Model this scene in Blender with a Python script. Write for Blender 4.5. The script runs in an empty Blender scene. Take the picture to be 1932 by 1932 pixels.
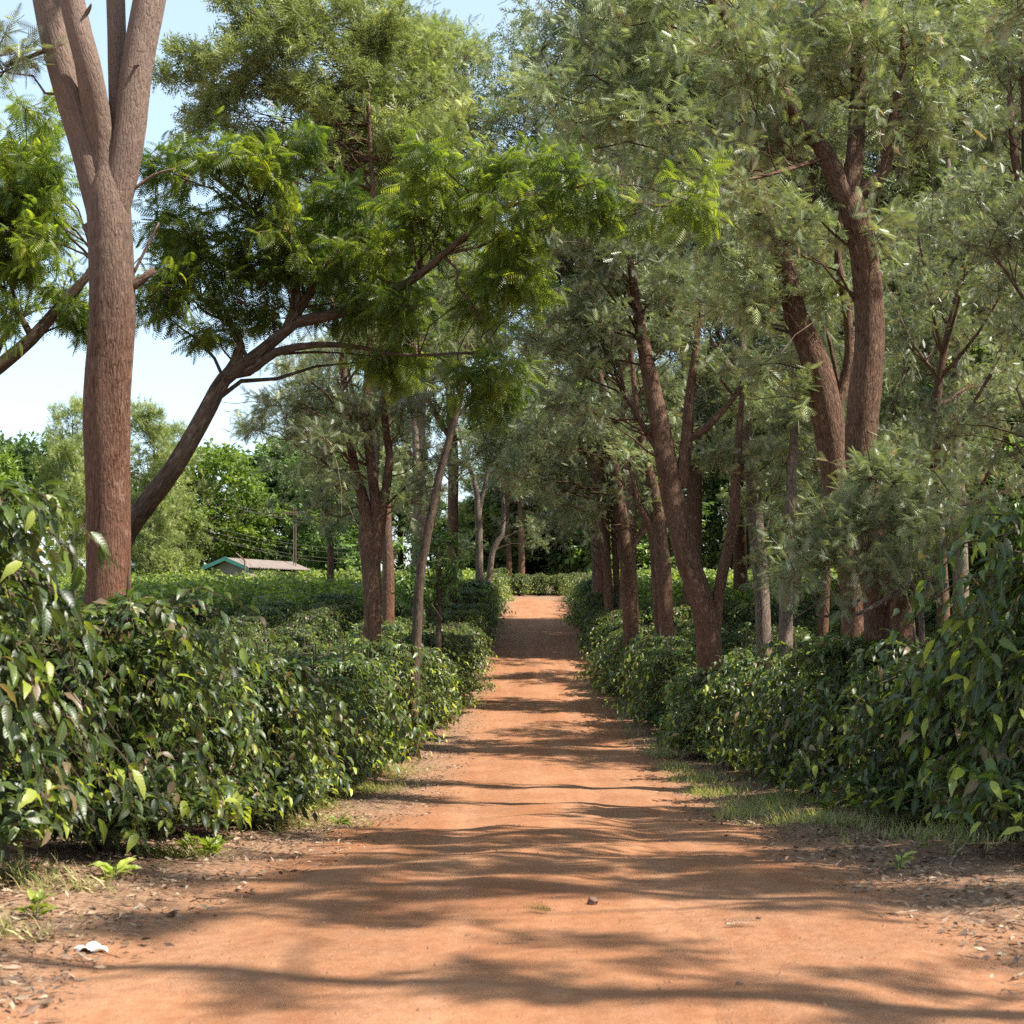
import bpy, math, random
import numpy as np

# ------------------------------------------------------------------ camera, light
S = bpy.context.scene
COL = S.collection
F, CX, HY, CAMZ = 2900.0, 966.0, 1100.0, 1.5      # focal length and horizon in 1932-px units

cam = bpy.data.cameras.new('camera')
cam.sensor_width = 36
cam.lens = 36 * F / 1932
cam.shift_y = (HY - 966) / 1932
cam.clip_end = 4000
cam.dof.use_dof = True
cam.dof.focus_distance = 27
cam.dof.aperture_fstop = 4.5
cam_o = bpy.data.objects.new('camera', cam)
cam_o.location = (0, 0, CAMZ)
cam_o.rotation_euler = (math.pi / 2, 0, 0)
COL.objects.link(cam_o)
S.camera = cam_o

SUN_EL, SUN_AZ = math.radians(52), math.radians(106)   # azimuth clockwise from +Y (view direction)
SV = (math.sin(SUN_AZ) * math.cos(SUN_EL), math.cos(SUN_AZ) * math.cos(SUN_EL), math.sin(SUN_EL))
w = bpy.data.worlds.new('World'); S.world = w; w.use_nodes = True
nt = w.node_tree; nt.nodes.clear()
sky = nt.nodes.new('ShaderNodeTexSky'); sky.sky_type = 'NISHITA'; sky.sun_disc = False
sky.sun_elevation = SUN_EL; sky.sun_rotation = SUN_AZ
sky.altitude = 1200; sky.air_density = 1.0; sky.dust_density = 1.3; sky.ozone_density = 1.0
bg = nt.nodes.new('ShaderNodeBackground'); bg.inputs[1].default_value = 0.15
wo = nt.nodes.new('ShaderNodeOutputWorld')
mxw = nt.nodes.new('ShaderNodeMix'); mxw.data_type = 'RGBA'; mxw.inputs[0].default_value = .6   # thin even high haze over the blue
mxw.inputs[7].default_value = (2.3, 2.85, 3.15, 1); nt.links.new(sky.outputs[0], mxw.inputs[6])
nt.links.new(mxw.outputs[2], bg.inputs[0]); nt.links.new(bg.outputs[0], wo.inputs[0])
sun = bpy.data.lights.new('sun', 'SUN'); sun.energy = 5.0; sun.angle = math.radians(0.53); sun.color = (1, .94, .85)
so = bpy.data.objects.new('sun', sun); COL.objects.link(so)
import mathutils
so.rotation_euler = mathutils.Vector(SV).to_track_quat('Z', 'Y').to_euler()
S.view_settings.view_transform = 'Standard'; S.view_settings.look = 'None'
S.view_settings.exposure = 1.25; S.view_settings.gamma = 1
S.cycles.max_bounces = 7; S.cycles.diffuse_bounces = 4; S.cycles.glossy_bounces = 2
S.cycles.transmission_bounces = 4; S.cycles.caustics_reflective = False; S.cycles.caustics_refractive = False
S.cycles.use_denoising = False

rng = np.random.default_rng(11)

# ------------------------------------------------------------------ helpers
def tag(o, label=None, cat=None, group=None, kind=None):
    if label: o['label'] = label
    if cat: o['category'] = cat
    if group: o['group'] = group
    if kind: o['kind'] = kind
    return o

def empty(name, loc, rz=0.0, parent=None):
    o = bpy.data.objects.new(name, None); COL.objects.link(o)
    o.location = loc; o.rotation_euler = (0, 0, rz); o.empty_display_size = .3
    o.parent = parent
    return o

def norm(v):
    return v / np.maximum(np.linalg.norm(v, axis=-1, keepdims=True), 1e-9)

class MB:
    """collects vertices and polygons of one mesh"""
    def __init__(s):
        s.V = []; s.F = []; s.T = []; s.B = []; s.n = 0; s.MI = []
    def add(s, V, Fs, tint=.5, bark=None, mi=0):
        V = np.asarray(V, float).reshape(-1, 3)
        s.V.append(V)
        s.T.append(np.broadcast_to(np.asarray(tint, float), (len(V),)).copy())
        s.B.append(np.zeros((len(V), 3)) if bark is None else bark)
        for f in Fs:
            f = np.asarray(f, int)
            if len(f): s.F.append(f + s.n); s.MI.append(np.full(len(f), mi))
        s.n += len(V)
    def mesh(s, name, mats, smooth=False, origin=(0, 0, 0)):
        me = bpy.data.meshes.new(name)
        V = np.concatenate(s.V) - np.asarray(origin, float)
        tot = [np.full(len(f), f.shape[1]) for f in s.F]
        tot = np.concatenate(tot); idx = np.concatenate([f.ravel() for f in s.F])
        st = np.concatenate([[0], np.cumsum(tot)[:-1]])
        me.vertices.add(len(V)); me.vertices.foreach_set('co', V.ravel().astype(np.float32))
        me.loops.add(len(idx)); me.loops.foreach_set('vertex_index', idx.astype(np.int32))
        me.polygons.add(len(tot)); me.polygons.foreach_set('loop_start', st.astype(np.int32))
        me.polygons.foreach_set('material_index', np.concatenate(s.MI).astype(np.int32))
        me.polygons.foreach_set('use_smooth', np.full(len(tot), bool(smooth)))
        a = me.attributes.new('tint', 'FLOAT', 'POINT'); a.data.foreach_set('value', np.concatenate(s.T).astype(np.float32))
        b = me.attributes.new('bark', 'FLOAT_VECTOR', 'POINT'); b.data.foreach_set('vector', np.concatenate(s.B).ravel().astype(np.float32))
        for m in (mats if isinstance(mats, (list, tuple)) else [mats]): me.materials.append(m)
        me.update(calc_edges=True)
        return me
    def build(s, name, mats, parent=None, smooth=False, origin=(0, 0, 0)):
        o = bpy.data.objects.new(name, s.mesh(name, mats, smooth, origin)); COL.objects.link(o)
        if parent is not None: o.parent = parent
        else: o.location = origin
        return o

def frames(d, up=None, roll=None):
    """rotation matrices whose columns are (d, side, up)"""
    d = norm(d)
    if up is None: up = np.array([0, 0, 1.0])
    up = np.broadcast_to(up, d.shape)
    side = np.cross(up, d); bad = np.linalg.norm(side, axis=1) < 1e-3
    side[bad] = [1, 0, 0]; side = norm(side); u = np.cross(d, side)
    if roll is not None:
        c, s_ = np.cos(roll)[:, None], np.sin(roll)[:, None]
        side, u = side * c + u * s_, u * c - side * s_
    return np.stack([d, side, u], axis=2)

def scatter(mb, tmpl, P, R, sc, tint, mi=0):
    V, Fs = tmpl[0], tmpl[1]
    n, m = len(P), len(V)
    if n == 0: return
    X = np.einsum('nij,mj->nmi', R, V) * np.asarray(sc).reshape(-1, 1, 1) + P[:, None, :]
    off = (np.arange(n) * m)[:, None, None]
    mb.add(X.reshape(-1, 3), [(f[None] + off).reshape(-1, f.shape[1]) for f in Fs], np.repeat(tint, m), np.tile(V, (n, 1)), mi)

def smooth_path(P, seg=.35):
    """Catmull-Rom through rows of (x,y,z,r)"""
    P = np.asarray(P, float)
    if len(P) == 2: Q = np.vstack([2 * P[0] - P[1], P, 2 * P[1] - P[0]])
    else: Q = np.vstack([2 * P[0] - P[1], P, 2 * P[-1] - P[-2]])
    out = []
    for i in range(1, len(Q) - 2):
        L = np.linalg.norm(Q[i + 1, :3] - Q[i, :3]); k = max(2, int(L / seg))
        t = np.linspace(0, 1, k, endpoint=False)[:, None]
        a, b, c, d = Q[i - 1], Q[i], Q[i + 1], Q[i + 2]
        out.append(.5 * ((2 * b) + (-a + c) * t + (2 * a - 5 * b + 4 * c - d) * t ** 2 + (-a + 3 * b - 3 * c + d) * t ** 3))
    out.append(Q[-2][None])
    return np.vstack(out)

def tube(mb, P, sides=14, rough=.06, tint=.5, mi=0, cap=True, seedv=None, fat=.0):
    """tapered, slightly lumpy tube through rows of (x,y,z,r)"""
    P = np.asarray(P, float); n = len(P)
    T = norm(np.gradient(P[:, :3], axis=0))
    ref = np.array([0, 1, 0.]) if abs(T[0][1]) < .9 else np.array([1, 0, 0.])
    U = np.zeros((n, 3)); u = ref
    for i in range(n):
        u = u - T[i] * np.dot(u, T[i]); u = u / np.linalg.norm(u); U[i] = u
    W = np.cross(T, U)
    a = np.linspace(0, 2 * np.pi, sides, endpoint=False)
    s = np.concatenate([[0], np.cumsum(np.linalg.norm(np.diff(P[:, :3], axis=0), axis=1))])
    r = P[:, 3][:, None] * np.ones((1, sides))
    if rough:
        ph = rng.uniform(0, 6.28, 8)
        r = r * (1 + rough * (np.sin(2 * a[None] + ph[0] + s[:, None] * .8) * .7 + np.sin(3 * a[None] + ph[1] - s[:, None] * 1.3) * .5
                 + np.sin(s[:, None] * 3.1 + ph[2] + a[None]) * .45 + np.sin(5 * a[None] + ph[3] + s[:, None] * 2.2) * .35
                 + rng.normal(0, .22, r.shape)))
    if fat: r = r * (1 + fat * np.exp(-s[:, None] * 2.2) * (1 + .35 * np.cos(5 * a[None] + 1)))
    V = P[:, None, :3] + r[:, :, None] * (np.cos(a)[None, :, None] * U[:, None] + np.sin(a)[None, :, None] * W[:, None])
    i, j = np.meshgrid(np.arange(n - 1), np.arange(sides), indexing='ij'); j2 = (j + 1) % sides
    Q = np.stack([i * sides + j, i * sides + j2, (i + 1) * sides + j2, (i + 1) * sides + j], -1).reshape(-1, 4)
    B = np.stack([np.cos(a)[None] * P[:, 3][:, None] + P[0, 0], np.sin(a)[None] * P[:, 3][:, None] + P[0, 1], s[:, None] * np.ones((1, sides))], -1)
    Fs = [Q]
    if cap and sides <= 24: Fs.append(np.array([np.arange(sides) + (n - 1) * sides]))
    mb.add(V.reshape(-1, 3), Fs, tint, B.reshape(-1, 3), mi)

def thin_tubes(mb, A, Bp, ra, rb, sag=.0, segs=3, tint=.5, mi=0):
    """many 3-sided twigs from A to B at once"""
    n = len(A)
    if n == 0: return
    t = np.linspace(0, 1, segs + 1)
    C = A[:, None] * (1 - t)[None, :, None] + Bp[:, None] * t[None, :, None]
    L = np.linalg.norm(Bp - A, axis=1)
    C[:, :, 2] += (np.sin(t * np.pi)[None] * (L * sag)[:, None])
    C[:, 1:-1] += rng.normal(0, .035, C[:, 1:-1].shape) * L[:, None, None]
    R = frames(Bp - A); r = (np.asarray(ra).reshape(-1, 1) * (1 - t) + np.asarray(rb).reshape(-1, 1) * t) * np.ones((n, 1))
    a = np.array([0, 2.094, 4.189])
    V = C[:, :, None] + r[:, :, None, None] * (np.cos(a)[None, None, :, None] * R[:, None, None, :, 1] + np.sin(a)[None, None, :, None] * R[:, None, None, :, 2])
    k = (segs + 1) * 3
    q = []
    for i in range(segs):
        for j in range(3):
            q.append([i * 3 + j, i * 3 + (j + 1) % 3, (i + 1) * 3 + (j + 1) % 3, (i + 1) * 3 + j])
    Q = (np.array(q)[None] + (np.arange(n) * k)[:, None, None]).reshape(-1, 4)
    mb.add(V.reshape(-1, 3), [Q], tint, V.reshape(-1, 3) * [1, 1, .3], mi)

# ------------------------------------------------------------------ materials
def mat(name):
    m = bpy.data.materials.new(name); m.use_nodes = True
    n = m.node_tree; n.nodes.clear()
    out = n.nodes.new('ShaderNodeOutputMaterial'); p = n.nodes.new('ShaderNodeBsdfPrincipled')
    n.links.new(p.outputs[0], out.inputs[0])
    return m, n, p, out

def ramp(n, src, stops, interp='LINEAR'):
    r = n.nodes.new('ShaderNodeValToRGB'); r.color_ramp.interpolation = interp
    e = r.color_ramp.elements
    while len(e) > 1: e.remove(e[-1])
    e[0].position = stops[0][0]; e[0].color = (*stops[0][1], 1)
    for pos, c in stops[1:]:
        q = e.new(pos); q.color = (*c, 1)
    n.links.new(src, r.inputs[0]); return r.outputs[0]

def noise(n, vec, scale, detail=4, rough=.6, dist=0):
    t = n.nodes.new('ShaderNodeTexNoise'); t.inputs['Scale'].default_value = scale
    t.inputs['Detail'].default_value = detail; t.inputs['Roughness'].default_value = rough
    t.inputs['Distortion'].default_value = dist
    if vec is not None: n.links.new(vec, t.inputs['Vector'])
    return t.outputs['Fac']

def mixc(n, f, a, b, mode='MIX'):
    m = n.nodes.new('ShaderNodeMix'); m.data_type = 'RGBA'; m.blend_type = mode
    for k, v in ((0, f), (6, a), (7, b)):
        if isinstance(v, (int, float)): m.inputs[k].default_value = v
        elif isinstance(v, tuple): m.inputs[k].default_value = (*v, 1)
        else: n.links.new(v, m.inputs[k])
    return m.outputs[2]

def math_(n, op, a, b=0.0):
    m = n.nodes.new('ShaderNodeMath'); m.operation = op
    for k, v in ((0, a), (1, b)):
        if isinstance(v, (int, float)): m.inputs[k].default_value = v
        else: n.links.new(v, m.inputs[k])
    return m.outputs[0]

def attr(n, name, out='Fac'):
    a = n.nodes.new('ShaderNodeAttribute'); a.attribute_name = name; return a.outputs[out]

def mapping(n, vec, scale):
    m = n.nodes.new('ShaderNodeMapping'); m.inputs['Scale'].default_value = scale
    n.links.new(vec, m.inputs[0]); return m.outputs[0]

def bump(n, p, h, strength, dist):
    b = n.nodes.new('ShaderNodeBump'); b.inputs['Strength'].default_value = strength; b.inputs['Distance'].default_value = dist
    n.links.new(h, b.inputs['Height']); n.links.new(b.outputs[0], p.inputs['Normal'])

def leaf_mat(name, stops, back=None, rough=.5, trans=.3, tcol=(1, 1, 1), spec=.5, backmix=.7, veins=False):
    m, n, p, out = mat(name)
    c = ramp(n, attr(n, 'tint'), stops)
    if veins:
        sx = n.nodes.new('ShaderNodeSeparateXYZ'); n.links.new(attr(n, 'bark', 'Vector'), sx.inputs[0])
        ay = math_(n, 'ABSOLUTE', sx.outputs['Y'])
        ph = math_(n, 'SUBTRACT', math_(n, 'MULTIPLY', sx.outputs['X'], 52), math_(n, 'MULTIPLY', ay, 38))
        wv = math_(n, 'SINE', ph)
        mid = ramp(n, ay, [(0, (.55, .55, .55)), (.022, (0, 0, 0))])
        c = mixc(n, mid, c, (.22, .27, .08))
        c = mixc(n, ramp(n, wv, [(0, (0, 0, 0)), (1, (.13, .13, .13))]), c, mixc(n, 1., c, (.45, .5, .5), 'MULTIPLY'))
        gp = n.nodes.new('ShaderNodeNewGeometry').outputs['Position']
        c = mixc(n, ramp(n, noise(n, gp, 3.5, 4, .6), [(.52, (0, 0, 0)), (.74, (.40, .40, .40))]), c, (.17, .12, .07))
        b = n.nodes.new('ShaderNodeBump'); b.inputs['Strength'].default_value = .10; b.inputs['Distance'].default_value = .004
        n.links.new(wv, b.inputs['Height']); n.links.new(b.outputs[0], p.inputs['Normal'])
    oi = n.nodes.new('ShaderNodeObjectInfo')
    hs = n.nodes.new('ShaderNodeHueSaturation'); n.links.new(c, hs.inputs['Color'])
    v = math_(n, 'MULTIPLY_ADD', oi.outputs['Random'], .5); v.node.inputs[2].default_value = .76
    n.links.new(v, hs.inputs['Value']); c = hs.outputs[0]
    base = c
    if back:
        g = n.nodes.new('ShaderNodeNewGeometry')
        base = mixc(n, math_(n, 'MULTIPLY', g.outputs['Backfacing'], backmix), c, back)
    n.links.new(base, p.inputs['Base Color'])
    p.inputs['Roughness'].default_value = rough; p.inputs['Specular IOR Level'].default_value = spec
    if trans:
        t = n.nodes.new('ShaderNodeBsdfTranslucent')
        n.links.new(mixc(n, 1.0, c, tcol, 'MULTIPLY'), t.inputs[0])
        mx = n.nodes.new('ShaderNodeMixShader'); mx.inputs[0].default_value = trans
        n.links.new(p.outputs[0], mx.inputs[1]); n.links.new(t.outputs[0], mx.inputs[2])
        n.links.new(mx.outputs[0], out.inputs[0])
    return m

M = {}
M['coffee'] = leaf_mat('coffee_leaf', [(0, (.015, .027, .009)), (.35, (.036, .062, .016)), (.58, (.078, .118, .024)), (.80, (.165, .22, .034)), (.94, (.29, .33, .05)), (1, (.18, .125, .07))],
                       back=(.15, .16, .085), rough=.40, trans=.28, tcol=(2.9, 2.9, 1.2), spec=.42, backmix=.5, veins=True)
M['grev'] = leaf_mat('silky_oak_leaf', [(0, (.055, .066, .026)), (.45, (.122, .155, .055)), (.8, (.26, .30, .13)), (.92, (.40, .41, .22)), (1, (.30, .20, .09))],
                     back=(.52, .53, .42), rough=.42, trans=.24, tcol=(1.9, 1.95, 1.0), backmix=.55)
M['grevfar'] = leaf_mat('pale_feathery_leaf', [(0, (.10, .125, .035)), (.5, (.20, .235, .07)), (1, (.36, .37, .13))],
                     back=(.30, .33, .17), rough=.5, trans=.3, tcol=(1.9, 2.0, 1.2), backmix=.4)
M['albizia'] = leaf_mat('bright_feathery_leaf', [(0, (.030, .062, .010)), (.5, (.118, .168, .024)), (.85, (.26, .31, .035)), (1, (.36, .34, .03))],
                        back=(.08, .15, .04), rough=.42, trans=.52, tcol=(2.3, 2.2, 1.0), backmix=.5)
M['broad'] = leaf_mat('broad_tree_leaf', [(0, (.035, .062, .016)), (.5, (.085, .14, .032)), (.9, (.17, .24, .05)), (1, (.24, .27, .06))],
                      back=(.11, .15, .07), rough=.5, trans=.3, tcol=(2.2, 2.3, 1.1), backmix=.5)
M['lime'] = leaf_mat('lime_tree_leaf', [(0, (.07, .12, .018)), (.5, (.14, .21, .028)), (1, (.25, .30, .04))],
                     back=(.18, .22, .08), rough=.5, trans=.35, tcol=(1.9, 2.0, .9), backmix=.4)

def bark_mat(name, dark, mid, light, stain, stain_h=3.0, depth=.02, sc=1.0, top=None):
    m, n, p, out = mat(name)
    bv = attr(n, 'bark', 'Vector')
    fis = noise(n, mapping(n, bv, (58 * sc, 58 * sc, 11 * sc)), 1.0, 6, .62, .35)
    big = noise(n, mapping(n, bv, (4, 4, 1.3)), 1.0, 3, .6)
    mid_n = noise(n, mapping(n, bv, (11, 11, 6)), 1.0, 4, .6)
    vo = n.nodes.new('ShaderNodeTexVoronoi'); vo.feature = 'DISTANCE_TO_EDGE'; vo.inputs['Scale'].default_value = 1
    wob = n.nodes.new('ShaderNodeVectorMath'); wob.operation = 'ADD'; n.links.new(mapping(n, bv, (34 * sc, 34 * sc, 5 * sc)), wob.inputs[0])
    nz = n.nodes.new('ShaderNodeTexNoise'); nz.inputs['Scale'].default_value = 9; n.links.new(bv, nz.inputs['Vector']); n.links.new(nz.outputs['Color'], wob.inputs[1])
    n.links.new(wob.outputs[0], vo.inputs['Vector'])
    crk = ramp(n, vo.outputs['Distance'], [(0, (0, 0, 0)), (.16, (1, 1, 1))])
    c = ramp(n, fis, [(.36, tuple(x * .6 for x in dark)), (.46, mid), (.66, light)])
    c = mixc(n, ramp(n, big, [(.4, (0, 0, 0)), (.62, (.8, .8, .8))]), c, mixc(n, .5, c, light))
    c = mixc(n, math_(n, 'MULTIPLY', math_(n, 'SUBTRACT', 1.0, crk), .28), c, dark)
    tc = n.nodes.new('ShaderNodeTexCoord'); sp = n.nodes.new('ShaderNodeSeparateXYZ'); n.links.new(tc.outputs['Object'], sp.inputs[0])
    h = math_(n, 'MULTIPLY', math_(n, 'SUBTRACT', stain_h, sp.outputs['Z']), 1 / stain_h)
    h = math_(n, 'MULTIPLY', h, math_(n, 'MULTIPLY', mid_n, 1.6)); h.node.use_clamp = True
    c = mixc(n, h, c, mixc(n, .55, c, stain))
    if top:
        hz = n.nodes.new('ShaderNodeMapRange'); hz.inputs['From Min'].default_value = 4.8; hz.inputs['From Max'].default_value = 8.5
        n.links.new(sp.outputs['Z'], hz.inputs['Value']); c = mixc(n, math_(n, 'MULTIPLY', hz.outputs[0], .65), c, top)
    lich = ramp(n, mid_n, [(.58, (0, 0, 0)), (.66, (.6, .6, .6))])
    c = mixc(n, lich, c, tuple(min(1, x * 1.5) for x in light))
    n.links.new(c, p.inputs['Base Color']); p.inputs['Roughness'].default_value = .9
    p.inputs['Specular IOR Level'].default_value = .2
    hh = math_(n, 'ADD', math_(n, 'ADD', fis, math_(n, 'MULTIPLY', mid_n, 1.0)), math_(n, 'MULTIPLY', crk, .25))
    bump(n, p, hh, .9, depth)
    return m
M['bark_grey'] = bark_mat('grey_brown_bark', (.045, .024, .016), (.088, .048, .031), (.165, .104, .073), (.25, .072, .028), 5.5, .03, 1.0, (.30, .225, .185))
M['bark_red'] = bark_mat('red_brown_bark', (.040, .019, .012), (.10, .052, .032), (.20, .125, .082), (.25, .075, .028), 4.0, .04)
M['bark_pale'] = bark_mat('pale_bark', (.06, .042, .032), (.14, .10, .078), (.25, .195, .15), (.24, .095, .045), 3.0, .03)
M['bark_dark'] = bark_mat('dark_smooth_bark', (.025, .017, .012), (.058, .038, .025), (.12, .085, .06), (.12, .06, .03), 2.0, .012, .7)
M['twig'] = bark_mat('twig_bark', (.05, .03, .02), (.12, .08, .055), (.24, .17, .12), (.15, .08, .05), 1.0, .003)
M['twig_dark'] = bark_mat('dark_twig_bark', (.03, .02, .014), (.065, .042, .028), (.12, .08, .055), (.1, .06, .04), 1.0, .003)

# ------------------------------------------------------------------ leaf shapes
def tm(V, *Fs): return (np.array(V, float), [np.array(f, int) for f in Fs])

def frond(pairs, width=.42, pw=.035, fwd=.55, droop=.25, fold=.12, quad=False, rach=.008):
    """pinnate frond of unit length along +x"""
    V = [(0, -rach, 0), (0, rach, 0), (.98, 0, -droop)]; T = [(0, 2, 1)]; Q = []
    for i in range(pairs):
        t = .10 + .88 * (i + .5) / pairs
        L = width * (math.sin(math.pi * min(1, .16 + t * .84)) ** .6 * .95 + .05) * (1 - .25 * t)
        z = -droop * t * t
        for s in (-1, 1):
            dx, dy = L * fwd, L * (1 - fwd * .35) * s
            b = len(V)
            if quad:
                V += [(t - pw * .5, 0, z), (t + dx * .5 - pw, dy * .5, z - fold * L * .35), (t + dx, dy, z - fold * L * 1.3), (t + dx * .5 + pw, dy * .5, z - fold * L * .35)]
                Q.append((b, b + 1, b + 2, b + 3) if s < 0 else (b + 3, b + 2, b + 1, b))
            else:
                V += [(t - pw, 0, z), (t + pw, 0, z), (t + dx, dy, z - fold * L)]
                T.append((b, b + 1, b + 2) if s > 0 else (b + 1, b, b + 2))
    return tm(V, T, Q) if Q else tm(V, T)

GREV_N = frond(8, .46, .036, .75, .18, .25)
GREV_M = frond(6, .46, .048, .75, .18, .25)
GREV_F = frond(3, .50, .075, .8, .18, .25, rach=.03)
ALB_N = frond(9, .42, .036, .35, .30, .35, quad=True)
ALB_M = frond(6, .42, .046, .35, .35, .45, quad=True)

def coffee_leaf(segs=4, wid=.205, droop=.30, fold=.14):
    V = [(0, 0, 0)]; T = []; Q = []
    prev = None
    for i in range(1, segs):
        t = i / segs; wv = wid * math.sin(math.pi * t ** .85) ** .8; z = -droop * t * t + .05 * t
        wz = .035 * math.sin(t * 14)
        b = len(V); V += [(t, -wv, z + fold * wv * 2 + wz), (t, 0, z), (t, wv, z + fold * wv * 2 - wz)]
        if prev is None: T += [(0, b, b + 1), (0, b + 1, b + 2)]
        else: Q += [(prev, b, b + 1, prev + 1), (prev + 1, b + 1, b + 2, prev + 2)]
        prev = b
    b = len(V); V.append((1.04, 0, -droop * 1.15))
    T += [(prev, b, prev + 1), (prev + 1, b, prev + 2)]
    return tm(V, T, Q)
LEAF_N = coffee_leaf(5)
LEAF_M = tm([(0, 0, 0), (.5, -.2, .02), (.5, .2, .02), (1, 0, -.3), (.5, 0, -.05)], [(0, 1, 4), (0, 4, 2), (1, 3, 4), (4, 3, 2)])
LEAF_F = tm([(0, 0, 0), (.5, -.24, 0), (.5, .24, 0), (1, 0, -.25)], [(0, 1, 3, 2)])

# ------------------------------------------------------------------ terrain
_py = np.array([-60, -10, 0, 5.9, 11.9, 18, 24.6, 35.4, 48.5, 56, 63, 80, 100, 116, 140, 250, 3000.])
_pz = np.array([-1.2, -1.42, -1.5, -1.72, -2.16, -2.85, -3.36, -3.66, -3.30, -2.75, -2.2, -1.72, -1.36, -1.2, -1.15, -1.0, -1.0])
_d = np.arange(-60, 400, .25); _z = np.interp(_d, _py, _pz)
_k = np.exp(-.5 * (np.arange(-24, 25) * .25 / 2.2) ** 2); _k /= _k.sum()
_z = np.convolve(np.pad(_z, 24, 'edge'), _k, 'valid')
def road_x(y):
    return np.interp(y, [-60, 0, 12, 18, 24.6, 35, 48, 63, 85, 98, 106, 112, 117, 120], [-1.5, .0, .32, .5, .72, .87, .92, 1.1, 1.7, 2.0, 1.9, 1.2, -1, -4])
def road_hw(y):
    return np.interp(y, [0, 8, 12, 20, 60], [2.5, 2.35, 2.1, 1.9, 1.75])
def zg(x, y):
    x = np.asarray(x, float); y = np.asarray(y, float)
    z = np.interp(y, _d, _z) + CAMZ
    ax = np.abs(x - road_x(y))
    z = z + .10 * np.clip((ax - 2.2) / 1.6, 0, 1)                       # low bank of the verges
    z = z + .022 * np.sin(x * 1.7 + y * .9) * np.sin(y * 1.3 - x * .4) + .012 * np.sin(x * 4.1 - y * 3.3)
    return z
def at(px, py, d):
    return np.array([(px - CX) / F * d, d, CAMZ - (py - HY) / F * d])

# soil, litter and road
def soil_mat(name, verge):
    m, n, p, out = mat(name)
    tc = n.nodes.new('ShaderNodeTexCoord').outputs['Object']
    a = noise(n, tc, .55, 5, .6); b = noise(n, tc, 9, 6, .7); f = noise(n, tc, 70, 4, .7)
    tr = noise(n, mapping(n, tc, (2.2, .10, 1)), 1.0, 4, .6)
    c = ramp(n, a, [(.3, (.25, .104, .047)), (.5, (.30, .138, .066)), (.7, (.355, .180, .094))])
    c = mixc(n, ramp(n, tr, [(.42, (0, 0, 0)), (.62, (.55, .55, .55))]), c, (.38, .205, .115))
    c = mixc(n, ramp(n, b, [(.35, (.5, .5, .5)), (.6, (0, 0, 0))]), c, (.21, .08, .034))
    c = mixc(n, ramp(n, f, [(.3, (.35, .35, .35)), (.45, (0, 0, 0)), (.66, (0, 0, 0)), (.78, (.4, .4, .4))]), c, (.22, .095, .045))
    if verge:
        g = attr(n, 'tint')
        l1 = noise(n, tc, 26, 5, .75); l2 = noise(n, tc, 1.6, 4, .6)
        lit = ramp(n, l1, [(.32, (.07, .038, .024)), (.47, (.19, .115, .07)), (.58, (.33, .225, .145)), (.72, (.46, .35, .235))])
        k = math_(n, 'ADD', g, math_(n, 'MULTIPLY', math_(n, 'SUBTRACT', l2, .5), 1.3)); k.node.use_clamp = True
        k = math_(n, 'MULTIPLY', k, .8)
        c = mixc(n, k, c, lit)
    n.links.new(c, p.inputs['Base Color']); p.inputs['Roughness'].default_value = .95; p.inputs['Specular IOR Level'].default_value = .15
    h = math_(n, 'ADD', math_(n, 'ADD', math_(n, 'MULTIPLY', b, 1.2), math_(n, 'MULTIPLY', f, .5)), math_(n, 'MULTIPLY', noise(n, tc, 2.6, 3, .6), 2.2))
    bump(n, p, h, .6, .03 if not verge else .05)
    return m
M['road'] = soil_mat('red_dirt', False); M['ground'] = soil_mat('red_soil_with_litter', True)

def grid(xs, ys, zf, tf):
    X, Y = np.meshgrid(xs, ys, indexing='ij'); Z = zf(X, Y)
    n, m = X.shape
    i, j = np.meshgrid(np.arange(n - 1), np.arange(m - 1), indexing='ij')
    Q = np.stack([i * m + j, (i + 1) * m + j, (i + 1) * m + j + 1, i * m + j + 1], -1).reshape(-1, 4)
    return np.stack([X, Y, Z], -1).reshape(-1, 3), Q, tf(X, Y).ravel()
xs = np.concatenate([[-2500, -900, -300, -120], np.arange(-60, -12, 2.), np.arange(-12, 12, .25), np.arange(12, 61, 2.), [120, 300, 900, 2500]])
ys = np.concatenate([[-300, -60, -20, -5], np.arange(-2, 60, .3), np.arange(60, 150, 1.5), [160, 200, 300, 600, 1200, 3000]])
mb = MB(); V, Q, T = grid(xs, ys, zg, lambda x, y: np.clip((np.abs(x - road_x(y)) - road_hw(y) + .25) / .8, 0, 1))
mb.add(V, [Q], T); g = mb.build('ground', M['ground'], smooth=True); tag(g, kind='structure')

def road_z(s, y):
    # s is -1..1 across; crown with two shallow wheel tracks; the edge sinks into the soil
    x = road_x(y) + s * (road_hw(y) + .25)
    z = zg(x, y) + .05 * (1 - np.abs(s) ** 3) - .035 - .040 * np.exp(-((np.abs(s) - .42) / .13) ** 2)
    return z + .006 * np.sin(y * 2.1 + s * 3) * np.sin(y * .7) + .05 * np.exp(-((y - 16.5) / 2.2) ** 2)
sy = np.concatenate([np.arange(-12, 40, .22), np.arange(40, 123, .6)]); sx = np.linspace(-1, 1, 33)
SX, SY = np.meshgrid(sx, sy, indexing='ij')
hwn = (road_hw(SY) + .25) * (1 + .04 * np.sin(SY * .9) + .03 * np.sin(SY * 2.7 + 1))
X = road_x(SY) + SX * hwn; Z = road_z(SX, SY) + rng.normal(0, .0025, SX.shape)
n_, m_ = X.shape; i, j = np.meshgrid(np.arange(n_ - 1), np.arange(m_ - 1), indexing='ij')
Q = np.stack([i * m_ + j, (i + 1) * m_ + j, (i + 1) * m_ + j + 1, i * m_ + j + 1], -1).reshape(-1, 4)
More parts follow.
